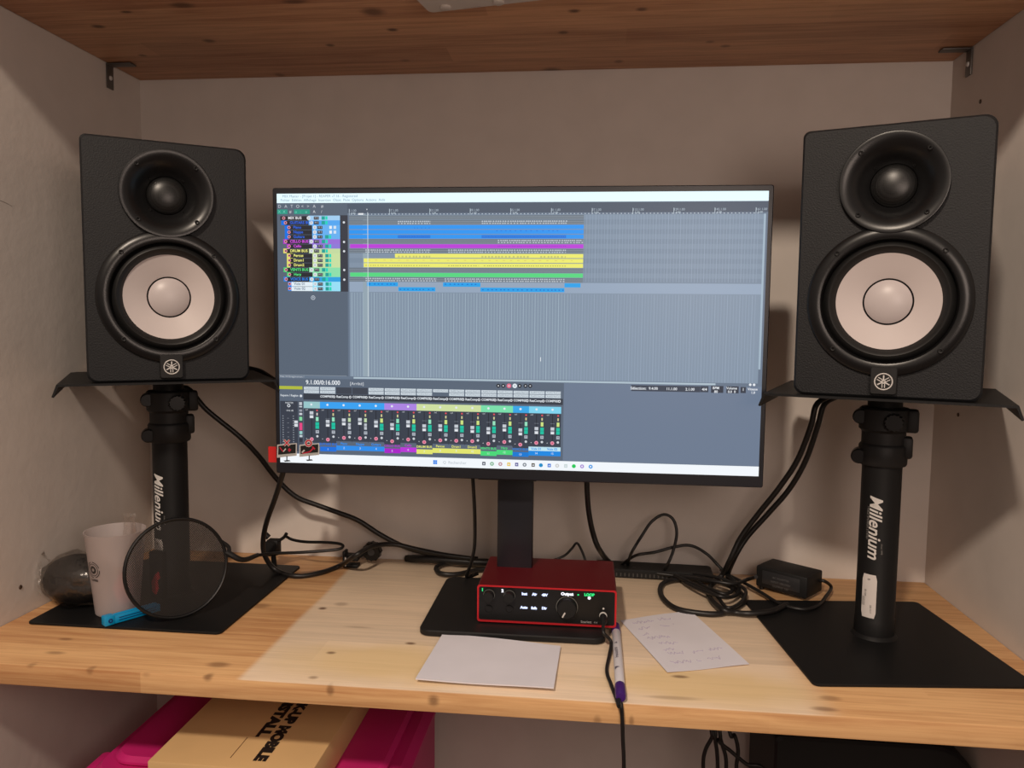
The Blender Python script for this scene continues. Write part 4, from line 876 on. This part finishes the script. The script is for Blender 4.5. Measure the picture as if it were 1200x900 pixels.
prism(bm, ring, k0.y-.012, k0.y+.004, 'y', bev=.002); kb = obj('knob', bm, BLK, cl)
bm = bmesh.new(); lathe(bm, [(0, -.0128), (.006, -.0128), (.0065, -.0118)], (k0.x, k0.y, k0.z), 'y', 24); obj('knob_cap', bm, mat('grey_rubber', (.05, .05, .052), .5), kb)

# ------------------------------------------------------------------ cables
def cable(name, pts, r, label, group=None, k=8):
    bm = bmesh.new(); tube(bm, pts, r, k=k, n=10); return tag(obj(name, bm, CABLE, None, 60), label, 'cable', group)
# left speaker cable running down behind the monitor to the wall
cable('speaker_cable', [ay(205, 448, -.10)+Vector((0, 0, -.012)), ay(221, 456, -.13), ay(242, 480, -.12), ay(280, 511, -.10), ay(302, 533, -.085), ay(325, 562, -.07), ay(347, 582, -.06), ay(372, 592, -.05), ay(397, 601, -.045), ay(420, 610, -.04), ay(445, 626, -.035), ay(470, 639, -.03), ay(495, 647, -.03), ay(525, 652, -.03), ay(560, 655, -.03)], .0045, 'thick black cable sloping from under the left speaker down along the back wall')
cable('speaker_cable', [ay(262, 425, -.06), ay(289, 431, -.07), ay(305, 435, -.08), ay(318, 443, -.10), ay(335, 455, -.14)], .0042, 'short black cable arching from behind the left speaker to behind the monitor')
cable('monitor_cable', [ay(334, 540, -.20), ay(331, 556, -.20), ay(322, 585, -.18), ay(313, 610, -.16), ay(308.5, 632, -.14), ay(310, 650, -.13), az(322, 667, .010), az(345, 675, .005), az(372, 672, .005), az(398, 663, .007), ay(417, 652, -.115)+Vector((0, 0, .002)), ay(437, 640, -.075), ay(462, 638, -.050), ay(490, 644, -.042), ay(520, 650, -.042), ay(555, 655, -.042)], .0043, 'thick black cable looping from the monitor left corner over the desk')
cable('hanging_cable', [ay(553, 545, -.17), ay(555, 575, -.165), ay(556.5, 610, -.155), ay(556, 640, -.145), ay(552, 660, -.135), az(547, 676, .012), az(560, 672, .014)], .0030, 'thin black cable hanging straight down left of the monitor stand')
cable('cable_loop', [az(575, 660, .008), az(545, 659, .007), az(520, 661, .007), az(511, 666, .007), az(517, 672, .007), az(535, 673, .006), az(560, 668, .006), az(590, 666, .006)], .0042, 'flat loop of black cable on the desk behind the left end of the interface')
cable('wall_cable', [az(440, 653, .004)+Vector((.06, 0, 0)), az(500, 655, .012), az(560, 659, .012), az(640, 660, .008), az(715, 664, .008)], .007, 'thick black cable bundle along the foot of the back wall')
cable('hanging_cable', [ay(687, 545, -.13), ay(688, 575, -.13), ay(690, 600, -.12), ay(695, 625, -.11), ay(703, 645, -.10), az(718, 661, .012), az(745, 668, .012)], .0046, 'thick black cable hanging down right of the monitor stand')
cable('thin_wire', [ay(640, 659, -.08), ay(660, 652, -.07), ay(670, 643, -.06), ay(676, 636.5, -.06), ay(682, 646, -.06), ay(687, 660, -.07)], .0022, 'thin wire with a small peak just above the back of the interface')
cable('thin_wire', [az(735, 664, .01), ay(740, 648, -.07), ay(752, 628, -.06), ay(764, 611, -.055), ay(778, 603, -.05), ay(789, 609, -.05), ay(793, 625, -.055), ay(789, 645, -.06), ay(783, 660, -.065), az(776, 672, .006)], .0026, 'thin wire standing in a tall arch against the wall right of the monitor stand')
cable('thin_wire', [az(728, 662, .014), ay(745, 651, -.06), ay(768, 647, -.055), ay(790, 641, -.05), ay(810, 639.5, -.05), ay(828, 649, -.05), ay(843, 664, -.06), az(858, 680, .010)], .0026, 'thin wire in a low wide arch right of the tall arched wire')
G_SP = 'two thick cables hanging from the right speaker'
cable('speaker_cable', [ay(985, 452, -.10)+Vector((0, 0, -.015)), ay(966, 474, -.12), ay(958, 500, -.12), ay(944, 540, -.11), ay(925, 573, -.10), ay(900, 602, -.09), ay(875, 630, -.085), ay(860, 655, -.085), az(853, 676, .014), az(862, 690, .006), az(872, 700, .005), az(868, 709, .005), az(845, 719, .005), az(815, 718, .005), az(790, 712, .005), az(775, 698, .005), az(777, 684, .005), az(800, 678, .008), az(835, 680, .012)], .0044, 'right-hand thick cable from the right speaker ending in a wide coil on the desk')
cable('speaker_cable', [ay(975, 452, -.12)+Vector((0, 0, -.015)), ay(957, 474, -.14), ay(950, 500, -.14), ay(934, 540, -.13), ay(912, 573, -.12), ay(888, 603, -.105), ay(868, 630, -.10), ay(856, 655, -.10), az(846, 674, .018), az(832, 688, .008), az(832, 701, .006), az(846, 714, .010), az(862, 718, .006), az(880, 719, .008), az(905, 716, .009), az(922, 708, .009)], .0044, 'left-hand thick cable from the right speaker curling in front of the power adapter')
cable('coiled_wire', [az(790, 670, .006), az(810, 678, .008), az(832, 690, .014), az(850, 696, .013), az(858, 690, .012), az(842, 682, .016), az(815, 676, .012), az(800, 680, .008), az(818, 690, .014), az(845, 699, .018), az(862, 698, .010), az(866, 688, .012), az(855, 676, .02), az(845, 668, .012)], .0030, 'tangle of thin wire bundled inside the coil on the desk')
cable('coiled_wire', [az(790, 674, .014), az(812, 684, .013), az(838, 697, .012), az(852, 712, .012), az(868, 706, .012), az(874, 693, .014), az(862, 684, .018), az(838, 676, .020), az(810, 672, .014)], .0028, 'second thin wire wound through the coil on the desk', None)
cable('power_lead', [az(770, 672, .012), az(800, 676, .013), az(835, 681, .022), az(860, 684, .022), az(876, 679, .020), ay(886, 676, -.12)], .0032, 'black lead running from the wall bar to the left end of the power adapter')
cable('power_lead', [ay(957, 681, -.09), ay(966, 681, -.10), az(974, 688, .012), az(968, 699, .010), az(958, 710, .008), az(940, 714, .008), az(915, 708, .008), az(893, 695, .009), az(872, 683, .012), az(850, 672, .012)], .0028, 'black lead looping from the right end of the power adapter onto the stand base')
jk = ai_m @ Vector((IU(1012), 0, IV(477, 1012)))
hc_ = empty('headphone_cable', jk); tag(hc_, 'thin black cable plugged into the interface and hanging over the desk front', 'cable')
bm = bmesh.new(); lathe(bm, [(0, .002), (.0035, .002), (.0035, -.003), (.005, -.004), (.005, -.022), (.003, -.030)], (0, 0, 0), 'y', 20, cap=True); obj('plug', bm, BLK2, hc_)
pp = [jk+Vector((0, -.028, 0)), jk+Vector((.0, -.045, -.006)), az(716, 752, .010), az(714, 768, .0035), az(711, 786, .0035), az(716, 802, .0035), az(722, 818, .0035), az(725.5, 828, .004), Vector((az(727, 842, .004).x, YF+.008, .0045)), Vector((ay(728, 846, YF-.004).x, YF-.004, -.004)), ay(730, 868, YF-.004), ay(731, 890, YF-.003), ay(731, 930, YF), ay(728, 1000, YF), Vector((ay(728, 1000, YF).x, YF-.01, -.5)), Vector((ay(728, 1000, YF).x+.01, YF, ZF+.006))]
bm = bmesh.new(); tube(bm, [p-jk for p in pp], .0024, k=8, n=8); obj('cord', bm, CABLE, hc_, 60)
# hanging under the desk
for (pts, lab) in (([(833, 848), (835, 862), (827, 878), (824, 895), (826, 930)], 'leftmost black cable of the bundle hanging below the desk'), ([(838, 848), (838, 865), (840, 880), (841, 900), (840, 935)], 'middle black cable of the bundle hanging below the desk'),
        ([(843, 848), (845, 868), (850, 885), (851, 900), (850, 935)], 'black cable right of the middle of the bundle hanging below the desk'), ([(835, 850), (842, 868), (856, 880), (874, 895), (900, 915)], 'black cable slanting away to the right below the desk'), ([(854, 850), (861, 862), (865, 880), (863, 900), (866, 935)], 'rightmost thin black cable hanging below the desk')):
    cable('hanging_cable', [Vector((ay(*pts[0], -.2).x, -.02, -.034)), Vector((ay(*pts[0], -.2).x, -.10, -.045))]+[ay(x, y, -.2) for x, y in pts]+[Vector((ay(*pts[-1], -.2).x+.004, -.21, -.45)), Vector((ay(*pts[-1], -.2).x, -.20, ZF+.006))], .0030, lab)

# black bar behind the interface
a = az(697, 676, 0); b = az(836, 684, 0); ang = math.atan2((b-a).y, (b-a).x); L_ = (b-a).length
ps = tag(empty('power_strip', (a.x, a.y, 0), ang), 'flat black ridged bar on the desk behind the right end of the interface', 'power strip')
bm = bmesh.new(); prism(bm, rrect(L_, .05, .006, L_/2, .025), .0008, .016, 'z', bev=.002); obj('body', bm, BLK2, ps)
bm = bmesh.new()
for i in range(26): box(bm, .008+i*(L_-.016)/26, .008+i*(L_-.016)/26+.0022, -.0006, .0004, .004, .010)
obj('ridges', bm, mat('grey_ridge', (.05, .048, .045), .5), ps)
# power adapter
a = az(885, 689.5, .0006); b = az(945, 706, .0006); c = az(960, 695, .0006)
ang = math.atan2((b-a).y, (b-a).x); L_ = (b-a).length; Dp = max(.035, (c-b).length)
ha = ay(945, 680, b.y).z
pa = tag(empty('power_adapter', (a.x, a.y, 0), ang), 'black power adapter brick on the desk left of the right stand pole', 'power adapter')
bm = bmesh.new(); box(bm, 0, L_, 0, Dp, .0052, ha+.004, bev=.003); obj('case', bm, BLK2, pa)
bm = bmesh.new(); box(bm, .012, L_-.012, -.0006, .0006, .013, ha-.002, bev=.0003); sl = obj('specification_label', bm, mat('dark_label', (.028, .028, .03), .3), pa)
bm = bmesh.new()
for k, s in enumerate(('AC ADAPTER', 'INPUT 100-240V', 'OUTPUT 12V')): textbm(bm, s, .0048, lambda x, y: Vector((L_/2+x, -.0009, ha-.010-k*.007+y)))
obj('label_print', bm, mat('dim_label_print', (.11, .11, .11), .5), sl, None)
for x in (.008, L_-.008):
    for y in (.007, Dp-.007):
        bm = bmesh.new(); lathe(bm, [(0, .0004 if x < L_/2 else .0042), (.004, .0004 if x < L_/2 else .0042), (.004, .0056), (0, .0056)], (x, y, 0), 'z', 14); obj('rubber_foot', bm, RUB, pa)

# ------------------------------------------------------------------ below the desk
PINK = mat('pink_plastic', (.62, .018, .185), .45)
zt = -.178
bn = tag(empty('storage_bin', (-.435, -.225, ZF)), 'large bright pink plastic storage bin under the desk carrying the cardboard box', 'storage bin')
bm = bmesh.new(); prism(bm, rrect(.42, .36, .04, 0, 0), .0005, .532, 'z', bev=.01); obj('bin_body', bm, PINK, bn)
bm = bmesh.new(); prism(bm, rrect(.455, .40, .045, 0, 0), .527, .558, 'z', bev=.012); prism(bm, rrect(.40, .34, .03, 0, 0), .556, .5715, 'z', bev=.006); ld_ = obj('bin_lid', bm, PINK, bn)
for s in (-1, 1):
    bm = bmesh.new(); box(bm, s*.228-.010, s*.228+.010, -.19, -.12, .525, .550, bev=.006); obj('lid_latch', bm, PINK, bn)
tb = tag(empty('cardboard_box', (-.413, -.26, zt+.0002)), 'flat tan cardboard box with black lettering lying on the pink bin', 'box')
CARD = mat('tan_cardboard', (.68, .45, .21), .7, bump=(200, .1, .0005))
bm = bmesh.new(); box(bm, -.110, .110, -.215, .205, 0, .048, bev=.0015); cb_ = obj('carton', bm, CARD, tb)
zt2 = .0484
def ontop(x0, y0): return lambda x, y: Vector((x0+y, y0-x, zt2))
l0 = az(297, 891, zt+zt2)-tb.location; l1 = az(345, 822, zt+zt2)-tb.location
xm = (az(300, 885, zt+zt2)-tb.location).x
bm = bmesh.new(); textbm(bm, 'PICK-UP MOBILE', .021, ontop(xm+.009, l0.y), bold=.0016, align='RIGHT', xs=1.22); textbm(bm, 'INSTALL', .021, ontop(xm-.013, (az(292, 862, zt+zt2)-tb.location).y), bold=.0016, align='RIGHT', xs=1.5); obj('lettering', bm, mat('black_ink', (.018, .012, .010), .6), cb_, None)
bm = bmesh.new(); q0 = az(270, 888, zt+zt2)-tb.location; box(bm, q0.x-.0005, q0.x+.0005, q0.y, q0.y+.05, .0479, .0484); obj('slit', bm, mat('brown_line', (.2, .11, .05), .7), cb_)
# black box at the right
a = ay(886, 900, -.10); b = ay(1105, 900, -.10)
bb = tag(empty('black_case', ((a.x+b.x)/2, -.16, ZF)), 'black case standing in the dark under the right side of the desk', 'case')
bm = bmesh.new(); wv = (b.x-a.x)/2; prism(bm, rrect(2*wv, .57, [.07, .01, .01, .01], 0, .2855), -.06, .12, 'y', bev=.004); obj('case_body', bm, BLK2, bb)
bm = bmesh.new(); tube(bm, [(-.05, 0, .568), (-.045, 0, .59), (.045, 0, .59), (.05, 0, .568)], .006, k=4); obj('handle', bm, BLK, bb)
